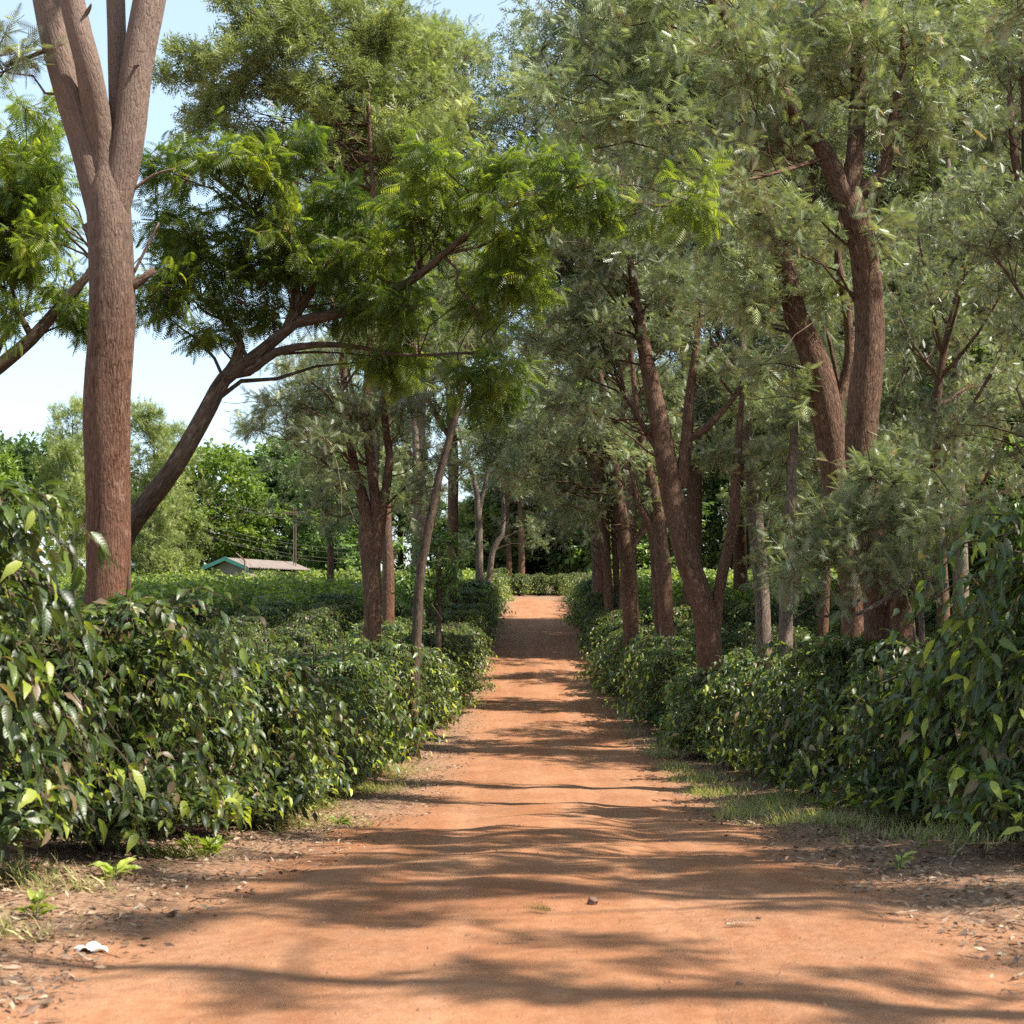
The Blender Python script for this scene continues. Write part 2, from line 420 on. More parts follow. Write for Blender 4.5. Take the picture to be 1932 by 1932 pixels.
mb = MB(); mb.add(np.stack([X, SY, Z], -1).reshape(-1, 3), [Q], 0); r = mb.build('road', M['road'], smooth=True); tag(r, kind='structure')

# ------------------------------------------------------------------ coffee bushes
def bush_meshes(seed, H=2.35, Rb=1.2, nb=150, leaf=LEAF_N, lsize=.17, per=9):
    global rng
    keep = rng; rng = np.random.default_rng(seed)
    st, fo = MB(), MB()
    ns = 4; tops = []
    for k in range(ns):
        a = k * 1.6 + rng.uniform(-.3, .3); q = .32
        x, y = math.cos(a), math.sin(a)
        hh = H * rng.uniform(.78, .90)
        P = smooth_path([(x * .06, y * .06, -.1, .045), (x * .10, y * .10, .5, .038), (x * q * .7, y * q * .7, H * .5, .025), (x * q, y * q, hh, .008)], .25)
        tube(st, P, 7, .05); tops.append(P)
    t = rng.uniform(0.06, 1, nb) ** .85
    si = rng.integers(0, ns, nb)
    A = np.array([tops[s][int(min(len(tops[s]) - 1, tt * (len(tops[s]) - 1)))][:3] for s, tt in zip(si, t)])
    A[:, 2] = np.maximum(A[:, 2], .28)
    ang = rng.uniform(0, 2 * np.pi, nb)
    prof = Rb * (np.sin(np.pi * np.clip(.16 + .75 * A[:, 2] / H, 0, 1)) ** .75)
    lump = 1 + .26 * np.sin(ang * 3 + seed) * np.cos(A[:, 2] * 3.4 + seed) + .14 * np.sin(ang * 7 + A[:, 2] * 5)
    lo = np.stack([rng.uniform(0, 6.283, 17), rng.uniform(.05, 1, 17) * H], 1)
    da = np.abs((ang[:, None] - lo[None, :, 0] + np.pi) % (2 * np.pi) - np.pi) * 1.0; dz = (A[:, 2][:, None] - lo[None, :, 1])
    sim = np.exp(-(da ** 2 + dz ** 2) / (2 * .34 ** 2)).max(1)
    lump = (.50 + .62 * sim) * (1 + .08 * np.sin(ang * 7 + A[:, 2] * 5))
    Ln = prof * lump * rng.uniform(.78, 1.1, nb)
    el = rng.uniform(.0, .5, nb) + .5 * (A[:, 2] / H) ** 3
    D = np.stack([np.cos(ang), np.sin(ang), np.tan(el) * .8], 1)
    ts = np.linspace(.18, 1, per)
    def pt(tt):
        c = A[:, None] + D[:, None] * (Ln[:, None, None] * tt[None, :, None])
        c[:, :, 2] -= (Ln[:, None] * .75 * tt[None] ** 2.2)
        c[:, :, 2] = np.maximum(c[:, :, 2], .22)
        return c
    ends = pt(np.array([0, .5, 1.]))
    thin_tubes(st, ends[:, 0], ends[:, 1], .009, .006, .03, 2); thin_tubes(st, ends[:, 1], ends[:, 2], .006, .003, .02, 2)
    C = pt(ts); Tg = norm(np.gradient(C, axis=1))
    for s in (-1, 1):
        P = C.reshape(-1, 3) + rng.normal(0, .012, (nb * per, 3)); tg = Tg.reshape(-1, 3)
        side = norm(np.cross(tg, [0, 0, 1.]))
        d = tg * rng.uniform(.2, .9, (len(P), 1)) + side * s * rng.uniform(.5, 1.1, (len(P), 1)) + np.array([0, 0, -1.]) * rng.uniform(-.35, .65, (len(P), 1)) + rng.normal(0, .28, P.shape)
        keepm = rng.random(len(P)) < .93; P, d = P[keepm], d[keepm]
        tt = np.tile(ts, nb)[keepm]
        hz = P[:, 2] / H
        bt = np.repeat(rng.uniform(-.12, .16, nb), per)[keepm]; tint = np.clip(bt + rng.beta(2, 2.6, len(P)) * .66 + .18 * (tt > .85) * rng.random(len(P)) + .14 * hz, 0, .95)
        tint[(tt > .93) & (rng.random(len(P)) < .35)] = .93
        tint[rng.random(len(P)) < .04] = 1.0
        R = frames(d, roll=rng.normal(0, .5, len(P)))
        P[:, 2] = np.maximum(P[:, 2], .2)
        P[:, 2] = np.maximum(P[:, 2], rng.uniform(.26, .5, len(P))); scatter(fo, leaf, P, R, lsize * rng.uniform(.5, 1.3, len(P)), tint)
    rng = keep
    return st.mesh('stem', M['twig_dark']), fo.mesh('foliage', M['coffee'], True)

near_b = [bush_meshes(i, nb=350, per=11, lsize=.128) for i in (1, 2, 3, 4)]
mid_b = [bush_meshes(i, nb=300, per=8, leaf=LEAF_M, lsize=.155) for i in (11, 12, 13, 14)]
far_seed = (21, 22)

LH = ([8, 10, 13.5, 17, 25, 38, 50, 63, 100, 125], [-3.9, -3.65, -3.2, -3.05, -2.95, -2.4, -2.0, -1.75, -1.3, -1.6])
RH = ([11, 12.5, 18, 25, 35, 43, 63, 100, 125], [4.9, 4.6, 4.65, 4.5, 4.15, 3.55, 3.7, 4.8, 5.2])
spots = []     # (x, y, scale, height scale, side, kind)
ds = 10.0
k = 0
while ds < 112:
    spots.append([np.interp(ds, *LH) + rng.normal(0, .18), ds, rng.uniform(.9, 1.08), rng.uniform(.90, 1.08), 'L', 'hedge', k]); k += 1
    ds += rng.uniform(1.75, 2.25)
ds = 12.2; k = 0
while ds < 122:
    spots.append([np.interp(ds, *RH) + rng.normal(0, .18), ds, rng.uniform(.88, 1.06), rng.uniform(.90, 1.06) , 'R', 'hedge', k]); k += 1
    ds += rng.uniform(1.75, 2.25)
spots[0][2:4] = [1.12, 1.2]
for s in spots:
    if s[4] == 'R' and s[6] == 0: s[2:4] = [1.18, 1.2]; s[0] = 4.55
    if s[4] == 'R' and s[6] == 1: s[2:4] = [1.05, 1.1]
    if s[4] == 'R' and s[6] == 2: s[3] = 1.0
    if s[4] == 'R' and s[6] > 2: s[3] *= rng.uniform(.90, 1.06)
    if s[4] == 'L' and s[6] in (1, 2): s[3] = 1.05
    if s[4] == 'L' and s[6] == 3: s[3] = 1.0
    if s[4] == 'L' and s[6] > 3: s[3] *= rng.uniform(.88, 1.04)
for s in spots:
    if 18 < s[1] < 46: s[3] *= 1.09
    s[3] *= rng.uniform(.93, 1.06)
endx = np.arange(-9, 8, 1.6)
for i, x in enumerate(endx): spots.append([x, 125.5 + (i % 2) * .8, 1.0, 1.0, 'E', 'hedge', i])
field = []
for side, sg, base, nrow, ymin in (('L', -1, LH, 17, 11), ('R', 1, RH, 16, 13)):
    for row in range(1, nrow + 1):
        y = ymin + rng.uniform(0, 1.5)
        while y < 128:
            x = np.interp(y, *base) + sg * (2.6 * row - .5) + rng.normal(0, .15)
            if abs(x) < .345 * y + 1.5 and abs(x) < 44:
                field.append([x, y, rng.uniform(.92, 1.1), rng.uniform(.88, 1.06), side, 'field', row])
            y += rng.uniform(1.7, 2.1)
field.sort(key=lambda s: s[1])
n_ind = 300 - len(spots)
individual, rest = spots + field[:n_ind], field[n_ind:]

def nth(k):
    w_ = ['first', 'second', 'third', 'fourth', 'fifth', 'sixth', 'seventh', 'eighth']
    return w_[k]
cnt = {}
for s in individual:
    x, y, sc, hs, side, kind, idx = s
    sd = {'L': 'left', 'R': 'right', 'E': 'far'}[side]
    if kind == 'hedge':
        if side == 'E': lab, grp = 'coffee bush in the hedge closing the far end of the dirt road', 'coffee bushes at the end of the road'
        elif idx == 0 and side == 'L': lab, grp = 'tall dark coffee bush filling the lower left edge, first of the left hedge', 'coffee hedge left of the road'
        elif idx == 0 and side == 'R': lab, grp = 'tall dark coffee bush filling the right edge, nearest of the right hedge', 'coffee hedge right of the road'
        elif idx < 8: lab, grp = f'glossy coffee bush in the {sd} roadside hedge, {nth(idx)} counting from the nearest', f'coffee hedge {sd} of the road'
        else:
            z = 'on the near slope of the road' if y < 36 else ('along the dip and middle of the road' if y < 70 else 'near the far crest of the road')
            lab, grp = f'coffee bush of the {sd} roadside hedge {z}', f'coffee hedge {sd} of the road, ' + ('near' if y < 36 else 'middle' if y < 70 else 'far')
    else:
        z = 'just behind the roadside hedge' if idx <= 1 else 'in the plantation rows behind the hedge'
        lab, grp = f'coffee bush {z} on the {sd} side', f'coffee field bushes on the {sd}, ' + ('first row' if idx <= 1 else 'inner rows')
    e = empty('coffee_bush', (x, y, float(zg(x, y)) - .03), rng.uniform(0, 6.28))
    e.scale = (sc, sc, sc * hs)
    tag(e, lab, 'coffee bush', grp)
    src = near_b[rng.integers(4)] if y < 27 else mid_b[rng.integers(4)]
    for nm, me in zip(('stem', 'foliage'), src):
        o = bpy.data.objects.new(nm, me); COL.objects.link(o); o.parent = e

# the rest of the plantation reads as one mass
fl = MB()
P = np.array([[s[0], s[1], s[2] * s[3]] for s in rest])
for s in rest:
    n = 620 if s[1] < 90 else 420
    u = norm(rng.normal(0, 1, (n, 3))); u[:, 2] = np.abs(u[:, 2]) * 1.0 - .25
    rr = rng.uniform(.55, 1.05, (n, 1)) * (1 + .18 * np.sin(u[:, :1] * 5 + s[0]) * np.cos(u[:, 1:2] * 6 + s[1]))
    P = u * rr * [1.25 * s[2], 1.15 * s[2], 1.35 * s[3]]; P[:, 2] += 1.05
    P += [s[0], s[1], float(zg(s[0], s[1]))]
    d = u * [1, 1, .3] + rng.normal(0, .5, (n, 3)) + [0, 0, -.25]
    tint = np.clip(rng.beta(2, 2.0, n) * .75 + .28 * (u[:, 2] > .4), .1, .97)  # leaf tint lifted, most on top, to make the far field look sunlit
    scatter(fl, LEAF_F, P, frames(d, roll=rng.normal(0, .6, n)), .27 * rng.uniform(.7, 1.25, n), tint)
o = fl.build('coffee_plantation', M['coffee']); tag(o, 'mass of sunlit coffee bushes covering the fields behind both hedges', 'plantation', kind='stuff')

# ------------------------------------------------------------------ trees
KIND = {  # leaf templates by distance, frond length, material, bark
    'grev': dict(t=(GREV_N, GREV_M, GREV_F), L=(.205, .24, .36), mat='grev', droop=.15, up=.25),
    'pale': dict(t=(GREV_N, GREV_M, GREV_F), L=(.27, .30, .42), mat='grevfar', droop=-.1, up=.6),
    'alb': dict(t=(ALB_N, ALB_M, GREV_F), L=(.23, .28, .42), mat='albizia', droop=.55, up=.0),
    'broad': dict(t=(LEAF_M, LEAF_M, LEAF_F), L=(.16, .2, .40), mat='broad', droop=.3, up=.1),
    'lime': dict(t=(LEAF_M, LEAF_M, LEAF_F), L=(.16, .2, .36), mat='lime', droop=.1, up=.3),
}

def make_crown(tr, cr, skel, clumps, kind, d, tw=13, nf=9, cr_rad=.62, twig='twig'):
    """clumps: (n,3) centres. skel: (m,4) points of the limbs. tr = limb mesh, cr = foliage mesh"""
    K = KIND[kind]; lod = 0 if d < 22 else (1 if d < 50 else 2)
    n = len(clumps)
    if n == 0: return
    # branch to each clump from a limb point below it
    D = np.linalg.norm(clumps[:, None] - skel[None, :, :3], axis=2)
    dz = clumps[:, None, 2] - skel[None, :, 2]
    cost = D + np.where(dz < .15 * D, 1.5, 0) + rng.uniform(0, 1.7, D.shape)
    ji = cost.argmin(1); A = skel[ji, :3]; L = np.linalg.norm(clumps - A, axis=1)
    r0 = np.minimum(.012 + .012 * L, skel[ji, 3] * .6)
    thin_tubes(tr, A, clumps, r0, .006, -.08 if kind == 'pale' else .06, 5)
    # twigs
    nt_ = tw
    if kind == 'grev' and lod < 2: nf = int(nf * 1.4)
    S0 = np.repeat(clumps, nt_, 0)
    dirs = norm(rng.normal(0, 1, (n * nt_, 3)) * [1, 1, .7] + [0, 0, K['up']])
    out = norm(np.repeat(clumps - A, nt_, 0)); dirs = norm(dirs + out * .45)
    Lt = rng.uniform(.55, 1.25, n * nt_) * cr_rad
    if lod < 2 and kind != 'alb':                              # longer bare twigs poking out of the tufts
        q = rng.random(n) < .6; c_ = clumps[q]; dd_ = norm(rng.normal(0, 1, c_.shape) + [0, 0, .1]) * rng.uniform(.7, 1.7, (len(c_), 1))
        thin_tubes(cr, c_, c_ + dd_, .011, .004, .08, 4, mi=1)
    if lod < 2: thin_tubes(cr, S0, S0 + dirs * Lt[:, None], .006, .003, .04, 2, mi=1)
    # fronds
    t = ((np.arange(nf) + .5) / nf) ** .62 * .95 + .06
    P = (S0[:, None] + dirs[:, None] * (Lt[:, None, None] * t[None, :, None])).reshape(-1, 3)
    m = len(P)
    tg = np.repeat(dirs, nf, 0)
    d_ = norm(tg * rng.uniform(.2, .9, (m, 1)) + norm(rng.normal(0, 1, (m, 3))) * .8 + np.array([0, 0, -1.]) * K['droop'] * rng.uniform(.4, 1.3, (m, 1)))
    P = P + rng.normal(0, .03, P.shape)
    ct = np.repeat(np.clip(rng.normal(.42, .14, n), .1, .8), nt_ * nf)
    tint = np.clip(ct + rng.normal(0, .15, m), 0, .92); tint[rng.random(m) < .012] = 1.0 if kind != 'alb' else .9
    scatter(cr, K['t'][lod], P, frames(d_, roll=rng.normal(0, .6, m)), K['L'][lod] * rng.uniform(.65, 1.2, m), tint)

def blob_clumps(blobs, d, dens, drad=None):
    out = []
    for b in blobs:
        px, py, rx, ry = b[:4]; dd = b[4] if len(b) > 4 else d; mul = b[5] if len(b) > 5 else 1
        c = at(px, py, dd); a, h = rx / F * dd, ry / F * dd
        dr = min(a, 2.8) if drad is None else drad
        n = max(2, int(math.pi * a * h * dens * mul * 1.35))
        u = norm(rng.normal(0, 1, (n, 3))) * (rng.random((n, 1)) ** .45)
        out.append(c + u * [a, dr, h])
    return np.concatenate(out)

def tree(name, label, group, d, limbs, blobs, kind='grev', bark='bark_red', dens=2.1, cat='tree', tw=13, nf=9, crr=.62, drad=None, extra=None, base_d=None):
    """limbs: lists of (px, py, width px[, depth]); the first starts on the ground"""
    tr, cr = MB(), MB(); sk = []
    base = None
    for li, L in enumerate(limbs):
        P = []
        for q in L:
            dd = q[3] if len(q) > 3 else d
            P.append((*at(q[0], q[1], dd), q[2] / F * dd / 2))
        if li == 0:
            P[0] = (P[0][0], P[0][1], float(zg(P[0][0], P[0][1])) - .15, P[0][3])
            base = P[0]
        sp = smooth_path(P, .22 if d < 30 else .5)
        tube(tr, sp, 22 if d < 26 else (14 if d < 50 else 9), .055, fat=.35 if li == 0 else 0)
        sk.append(sp)
    skel = np.concatenate(sk)
    hi = skel[skel[:, 2] > base[2] + min(2.0, .3 * (skel[:, 2].max() - base[2]))]
    if extra:
        for P in extra:
            sp = smooth_path(P, .4); tube(tr, sp, 10, .05); hi = np.concatenate([hi, sp])
    cl = blob_clumps(blobs, d, dens, drad) if blobs else np.zeros((0, 3))
    if len(cl):
        zmin = zg(cl[:, 0], cl[:, 1]) + 2.0
        cl[:, 2] = np.maximum(cl[:, 2], zmin + rng.uniform(0, .4, len(cl)))
    make_crown(tr, cr, hi, cl, kind, d, tw, nf, crr)
    e = empty(name, (base[0], base[1], base[2] + .15))
    tag(e, label, cat, group)
    og = (base[0], base[1], base[2] + .15)
    tr.build('trunk', M[bark], e, smooth=True, origin=og)
    if cr.n: cr.build('crown', [M[KIND[kind]['mat']], M['twig']], e, origin=og)
    return e

GR = 'shade trees right of the road'; GL = 'shade trees left of the road'; GB = 'trees beyond the plantation'

# left, near
tree('silky_oak', 'big grey-brown trunk on the left forking into four bare upright limbs', GL, 15.2,
     [[(208, 1200, 84), (205, 1000, 80), (203, 800, 87), (210, 600, 88), (206, 450, 84), (205, 380, 84), (205, 330, 62), (206, 290, 34)],
      [(200, 420, 62), (172, 310, 58), (140, 200, 58), (112, 100, 56), (90, 0, 54), (60, -160, 48), (20, -400, 36, 14.8), (-60, -640, 20, 14)],
      [(203, 400, 66), (194, 280, 58), (165, 120, 50, 14.9), (135, 0, 46, 14.8), (110, -200, 40, 14.6), (120, -480, 24, 14.4)],
      [(210, 390, 60), (225, 260, 44, 15.25), (222, 120, 36, 15.4), (218, 0, 34, 15.4), (216, -200, 28, 15.6), (250, -500, 16, 15.6)],
      [(210, 420, 64), (238, 285, 62), (257, 130, 58), (286, -20, 58), (315, -200, 48), (350, -420, 34, 15.6), (420, -640, 18, 16)],
      [(235, 545, 24), (262, 532, 17), (292, 508, 13)], [(190, 470, 26), (172, 440, 20), (160, 425, 15)],
      [(150, 30, 14, 14.8), (165, 22, 9, 14.8), (172, 8, 4, 14.7)], [(235, 140, 12, 15.2), (250, 128, 8, 15.1), (262, 122, 5, 15)],
      [(85, 95, 10), (45, 112, 7), (10, 125, 5)], [(248, 360, 7), (290, 330, 5), (330, 318, 3)], [(250, 520, 6), (285, 450, 5), (300, 420, 3)]],
     [(-60, -560, 360, 200), (360, -560, 360, 200), (150, -640, 300, 160), (0, 130, 35, 22, 15.2, .8)],
     bark='bark_grey', dens=1.0)
tree('leaning_albizia', 'slanting dark-stemmed tree with bright green feathery canopy behind the big left trunk', GL, 18,
     [[(165, 1180, 62, 19), (180, 1160, 56, 18.8), (222, 1035, 42, 18.5), (262, 970, 38, 18.3), (330, 882, 35, 18), (395, 765, 32), (422, 715, 29), (470, 680, 25), (520, 640, 22), (560, 608, 19)],
      [(428, 706, 20), (441, 688, 20), (455, 655, 16), (440, 620, 11), (400, 580, 8), (360, 545, 6)],
      [(442, 708, 16), (482, 694, 17), (520, 665, 17), (600, 650, 12), (680, 655, 9), (760, 670, 6, 17.5), (900, 665, 5, 17)],
      [(560, 608, 22), (640, 590, 20), (700, 570, 17), (790, 520, 15, 17), (860, 460, 12, 16.5), (960, 390, 8, 16), (1100, 350, 5, 16)],
      [(540, 625, 20), (560, 560, 18), (540, 480, 14), (480, 400, 10), (400, 330, 8), (340, 280, 5)],
      [(555, 600, 18), (620, 500, 14), (700, 430, 10), (740, 380, 6)]],
     [(330, 300, 55, 60), (390, 350, 80, 50), (500, 330, 100, 45), (340, 430, 90, 60), (470, 440, 110, 70), (400, 520, 110, 60), (330, 560, 50, 40),
      (560, 530, 110, 60), (500, 580, 60, 25), (640, 430, 110, 60), (700, 520, 110, 70), (800, 460, 90, 60, 17), (850, 380, 90, 50, 16.5), (960, 360, 100, 45, 16),
      (1050, 365, 55, 45, 16), (1095, 395, 35, 50, 16), (940, 480, 80, 70, 16.5), (860, 560, 90, 50, 17), (1000, 540, 40, 60, 16.5), (770, 590, 60, 30, 17.5), 
      (690, 680, 60, 30), (760, 655, 70, 30), (880, 715, 40, 22, 17), (960, 700, 50, 22, 17), (420, 620, 40, 20), (1280, 378, 30, 20, 15.5, .8), (820, 340, 50, 25, 16.5), (540, 300, 40, 25)],
     kind='alb', bark='bark_dark', dens=4.9, tw=12, nf=9, crr=.42, drad=.8)
tree('leaning_albizia', 'bright feathery tree at the left edge with a bough slanting up behind the big trunk', GL, 19,
     [[(-330, 1150, 60, 19), (-200, 930, 46, 19), (-60, 740, 36, 19), (0, 690, 26), (60, 640, 24), (120, 570, 20), (165, 520, 15), (190, 470, 8)],
      [(62, 640, 14), (40, 600, 12), (10, 555, 9), (-20, 500, 6)], [(-20, 700, 20), (0, 650, 12), (30, 612, 8), (60, 575, 5)]],
     [(40, 300, 80, 60), (20, 400, 110, 70), (110, 440, 60, 60), (50, 500, 110, 60), (20, 580, 60, 40), (110, 560, 50, 40), (-60, 420, 90, 120), (120, 340, 40, 50), (75, 245, 30, 12, 19, .8), (130, 600, 25, 12)],
     kind='alb', bark='bark_dark', dens=4.6, tw=12, nf=9, crr=.42, drad=.9)
# left, middle
tree('silky_oak', 'reddish multi-stemmed tree rising from the left hedge with three upright stems', GL, 32,
     [[(703, 1220, 36), (702, 1120, 34), (692, 1020, 36), (690, 960, 24), (668, 880, 18), (655, 780, 14), (645, 680, 11), (625, 560, 7)],
      [(700, 1080, 26), (712, 990, 24), (700, 880, 18), (690, 780, 17), (695, 700, 15), (700, 560, 10), (690, 380, 6)],
      [(708, 1060, 22), (722, 960, 18), (735, 860, 15), (722, 760, 13), (740, 700, 10), (770, 640, 6)],
      [(690, 700, 8), (640, 640, 6), (600, 600, 4)]],
     [(620, 760, 90, 60), (560, 780, 70, 40), (520, 760, 40, 30), (480, 815, 40, 18), (610, 860, 80, 60), (680, 820, 90, 60), (780, 880, 60, 80), (620, 960, 60, 50), (700, 650, 110, 60), (820, 650, 80, 60), (590, 700, 70, 40), (760, 760, 50, 60)],
     dens=2.0, drad=1.8)
tree('slender_tree', 'thin dark leaning trunk beside the left hedge, curving up to the right', GL, 31,
     [[(776, 1215, 20), (790, 1120, 18), (802, 1030, 17), (828, 900, 15), (850, 820, 13), (868, 755, 11), (880, 650, 7)], [(858, 790, 9), (885, 760, 6), (905, 745, 4)]],
     [(890, 640, 70, 40), (830, 700, 40, 30)], bark='bark_dark', dens=1.8)
tree('silky_oak', 'straight red trunk standing just behind the multi-stemmed left tree', GL, 50,
     [[(733, 1165, 23), (732, 1060, 22), (728, 960, 20), (730, 800, 16), (720, 600, 12), (700, 300, 8), (690, 60, 4)]],
     [(560, 160, 120, 110), (640, 60, 140, 90), (440, 130, 50, 90), (500, 60, 70, 80), (640, 240, 120, 100), (760, 300, 80, 100), (560, 300, 90, 60), (700, 480, 100, 80), (740, 120, 70, 90), (330, 150, 40, 55), (400, 230, 60, 60), (380, 120, 50, 60), (470, 260, 70, 60), (430, 20, 40, 50)],
     kind='pale', dens=1.15, drad=2.2, tw=16, nf=9, crr=.8)
tree('silky_oak', 'pale thin trunk behind the slanting slim tree on the left', GL, 44,
     [[(790, 1180, 16), (788, 1000, 15), (785, 850, 13), (778, 700, 10), (790, 500, 6)]],
     [(790, 560, 60, 90), (760, 900, 50, 60), (860, 860, 25, 40), (870, 500, 60, 70)], kind='grev', bark='bark_pale', dens=1.6)
tree('silky_oak', 'forked pale trunk at the far left bend of the road', GL, 78,
     [[(905, 1075, 15), (903, 980, 14), (898, 920, 10), (885, 880, 7), (870, 840, 4)], [(905, 960, 9), (918, 900, 7), (925, 850, 5)]],
     [(870, 800, 40, 50), (930, 800, 60, 60), (850, 740, 50, 50), (940, 880, 25, 40), (880, 1030, 25, 25)], bark='bark_pale', dens=.75, crr=.9)
tree('silky_oak', 'curved hooked trunk beside the forked pale one at the bend', GL, 80,
     [[(915, 1075, 14), (930, 1040, 11), (947, 1010, 9), (950, 960, 7), (945, 880, 5), (945, 780, 4)]],
     [(980, 780, 70, 80), (975, 920, 40, 50), (1010, 1000, 40, 25)], bark='bark_pale', dens=.75, crr=.9)
for px, dd, wd, lab in ((961, 130, 11, 'short dark trunk behind the far hedge, left one of a pair'), (985, 128, 13, 'short reddish trunk behind the far hedge, right one of a pair')):
    tree('silky_oak', lab, GL, dd, [[(px, 1080, wd), (px - 1, 1040, wd - 1), (px - 4, 900, wd - 4), (px, 760, 4)]],
         [(px + 30, 900, 70, 70), (px + 20, 1000, 50, 25), (px + 50, 780, 80, 80)], dens=.6, crr=1.0)
tree('dark_vine_tree', 'short dark leafy tree smothered in climbers above the left hedge', GL, 42,
     [[(825, 1170, 12), (828, 1080, 10), (822, 1010, 6)]], [(825, 1030, 40, 40), (845, 1070, 28, 50), (815, 1100, 45, 50), (800, 1130, 40, 30)], kind='broad', bark='bark_dark', dens=2.6, crr=.55)

# right side
tree('silky_oak', 'large red-brown trunk with a hollow flared foot at right, topped by spreading limbs', GR, 20.5,
     [[(1685, 1260, 84), (1672, 1160, 84), (1648, 1060, 68), (1632, 940, 60), (1622, 850, 60), (1632, 740, 64), (1642, 640, 58), (1636, 520, 54), (1624, 440, 52), (1600, 370, 50)],
      [(1602, 390, 44), (1572, 320, 40), (1545, 270, 30), (1500, 230, 26), (1480, 180, 26, 20), (1440, 120, 22, 20), (1390, 60, 18, 19.5), (1330, -20, 12, 19)],
      [(1600, 380, 40), (1612, 300, 34), (1618, 200, 30, 21), (1622, 60, 26, 21), (1630, -150, 18, 21)],
      [(1612, 365, 30), (1650, 345, 26), (1672, 310, 22), (1680, 250, 20), (1690, 200, 16), (1700, 130, 12), (1705, 50, 8)],
      [(1700, 160, 6), (1665, 80, 6), (1620, 40, 4)], [(1480, 180, 12, 20), (1475, 120, 9, 20), (1472, 60, 6, 20)],
      [(1550, 300, 9), (1450, 330, 7, 19.6), (1360, 350, 4, 19.3)],
      [(1698, 1290, 52, 20.2), (1702, 1200, 50, 20.2), (1698, 1150, 42, 20.25), (1684, 1100, 30, 20.4), (1666, 1050, 18, 20.6)], [(1694, 1150, 30, 19.95), (1700, 1135, 26, 19.85), (1704, 1122, 14, 19.8)]],
     [(1500, 260, 120, 90), (1400, 180, 120, 100, 19.8), (1350, 60, 150, 90, 19.5), (1560, 120, 130, 110), (1680, 100, 120, 120), (1560, 10, 140, 80), (1450, 380, 110, 60, 20), (1330, 320, 100, 70, 19.6),
      (1760, 250, 100, 80), (1660, 200, 70, 60), (1800, 60, 90, 70), (1640, 460, 40, 25), (1470, 480, 70, 40)],
     dens=2.2)
tree('silky_oak', 'leaning silver-barked trunk just left of the large hollow-footed tree', GR, 24,
     [[(1622, 1240, 58), (1610, 1120, 54), (1592, 1010, 50), (1575, 900, 48), (1560, 780, 56), (1540, 690, 52), (1500, 590, 42), (1480, 500, 38), (1445, 400, 34), (1410, 280, 26), (1380, 100, 18), (1350, -60, 8)],
      [(1565, 800, 26), (1600, 700, 22), (1600, 600, 16), (1580, 480, 14), (1590, 380, 8)], [(1590, 900, 12), (1585, 750, 10, 24.4), (1560, 620, 7, 24.4)]],
     [(1380, 420, 110, 90), (1250, 250, 140, 120), (1330, 120, 120, 110), (1200, 120, 130, 120), (1540, 560, 70, 60), (1440, 600, 90, 60), (1480, 700, 90, 60), (1380, 560, 80, 70), (1110, 200, 120, 110), (1250, 20, 150, 80), (1560, 420, 60, 50)],
     dens=1.9)
tree('silky_oak', 'leaning dark red trunk right of the road with a curved second stem', GR, 31.5,
     [[(1352, 1235, 52), (1330, 1160, 47), (1298, 1060, 46), (1270, 940, 44), (1250, 830, 38), (1232, 740, 32), (1212, 640, 24), (1190, 500, 14), (1170, 360, 8)],
      [(1350, 1190, 22), (1356, 1120, 23), (1372, 1040, 22), (1385, 980, 22), (1388, 910, 19), (1395, 820, 14), (1400, 740, 8)],
      [(1282, 920, 26), (1296, 830, 24), (1300, 760, 20), (1310, 680, 14), (1320, 600, 8)],
      [(1297, 830, 16), (1330, 810, 15), (1368, 770, 12), (1400, 730, 8)], [(1255, 870, 14), (1205, 790, 10), (1180, 740, 8)]],
     [(1180, 560, 130, 90), (1080, 480, 120, 100), (1120, 660, 120, 70), (1230, 440, 110, 90), (1300, 620, 90, 70), (1020, 620, 80, 60), (1150, 330, 130, 80), (1060, 340, 90, 60), (1130, 770, 90, 50), (1370, 700, 70, 50), (1350, 860, 45, 40), (1420, 860, 50, 40)],
     dens=1.9)
tree('silky_oak', 'thin pale upright trunk standing right of the leaning red one', GR, 33,
     [[(1448, 1235, 30), (1438, 1130, 28), (1428, 1010, 28), (1418, 900, 26), (1408, 800, 22), (1400, 720, 20), (1375, 690, 14), (1340, 640, 9)], [(1410, 800, 16), (1400, 600, 14), (1410, 400, 8)], [(1405, 740, 8), (1380, 700, 8), (1355, 660, 6)]],
     [(1420, 560, 100, 80), (1350, 420, 90, 80), (1440, 780, 70, 60), (1370, 760, 70, 50), (1500, 860, 60, 60), (1400, 950, 30, 30), (1480, 930, 60, 50)], bark='bark_pale', dens=1.7)
tree('silky_oak', 'short pale trunk half hidden under a low grey-green spray', GR, 31,
     [[(1484, 1235, 28), (1482, 1150, 27), (1488, 1050, 24), (1492, 940, 20), (1500, 800, 14), (1520, 600, 8)]],
     [(1500, 1020, 60, 60), (1470, 1090, 50, 35), (1550, 960, 50, 50), (1530, 780, 60, 70), (1500, 640, 60, 60)], bark='bark_pale', dens=2.2)
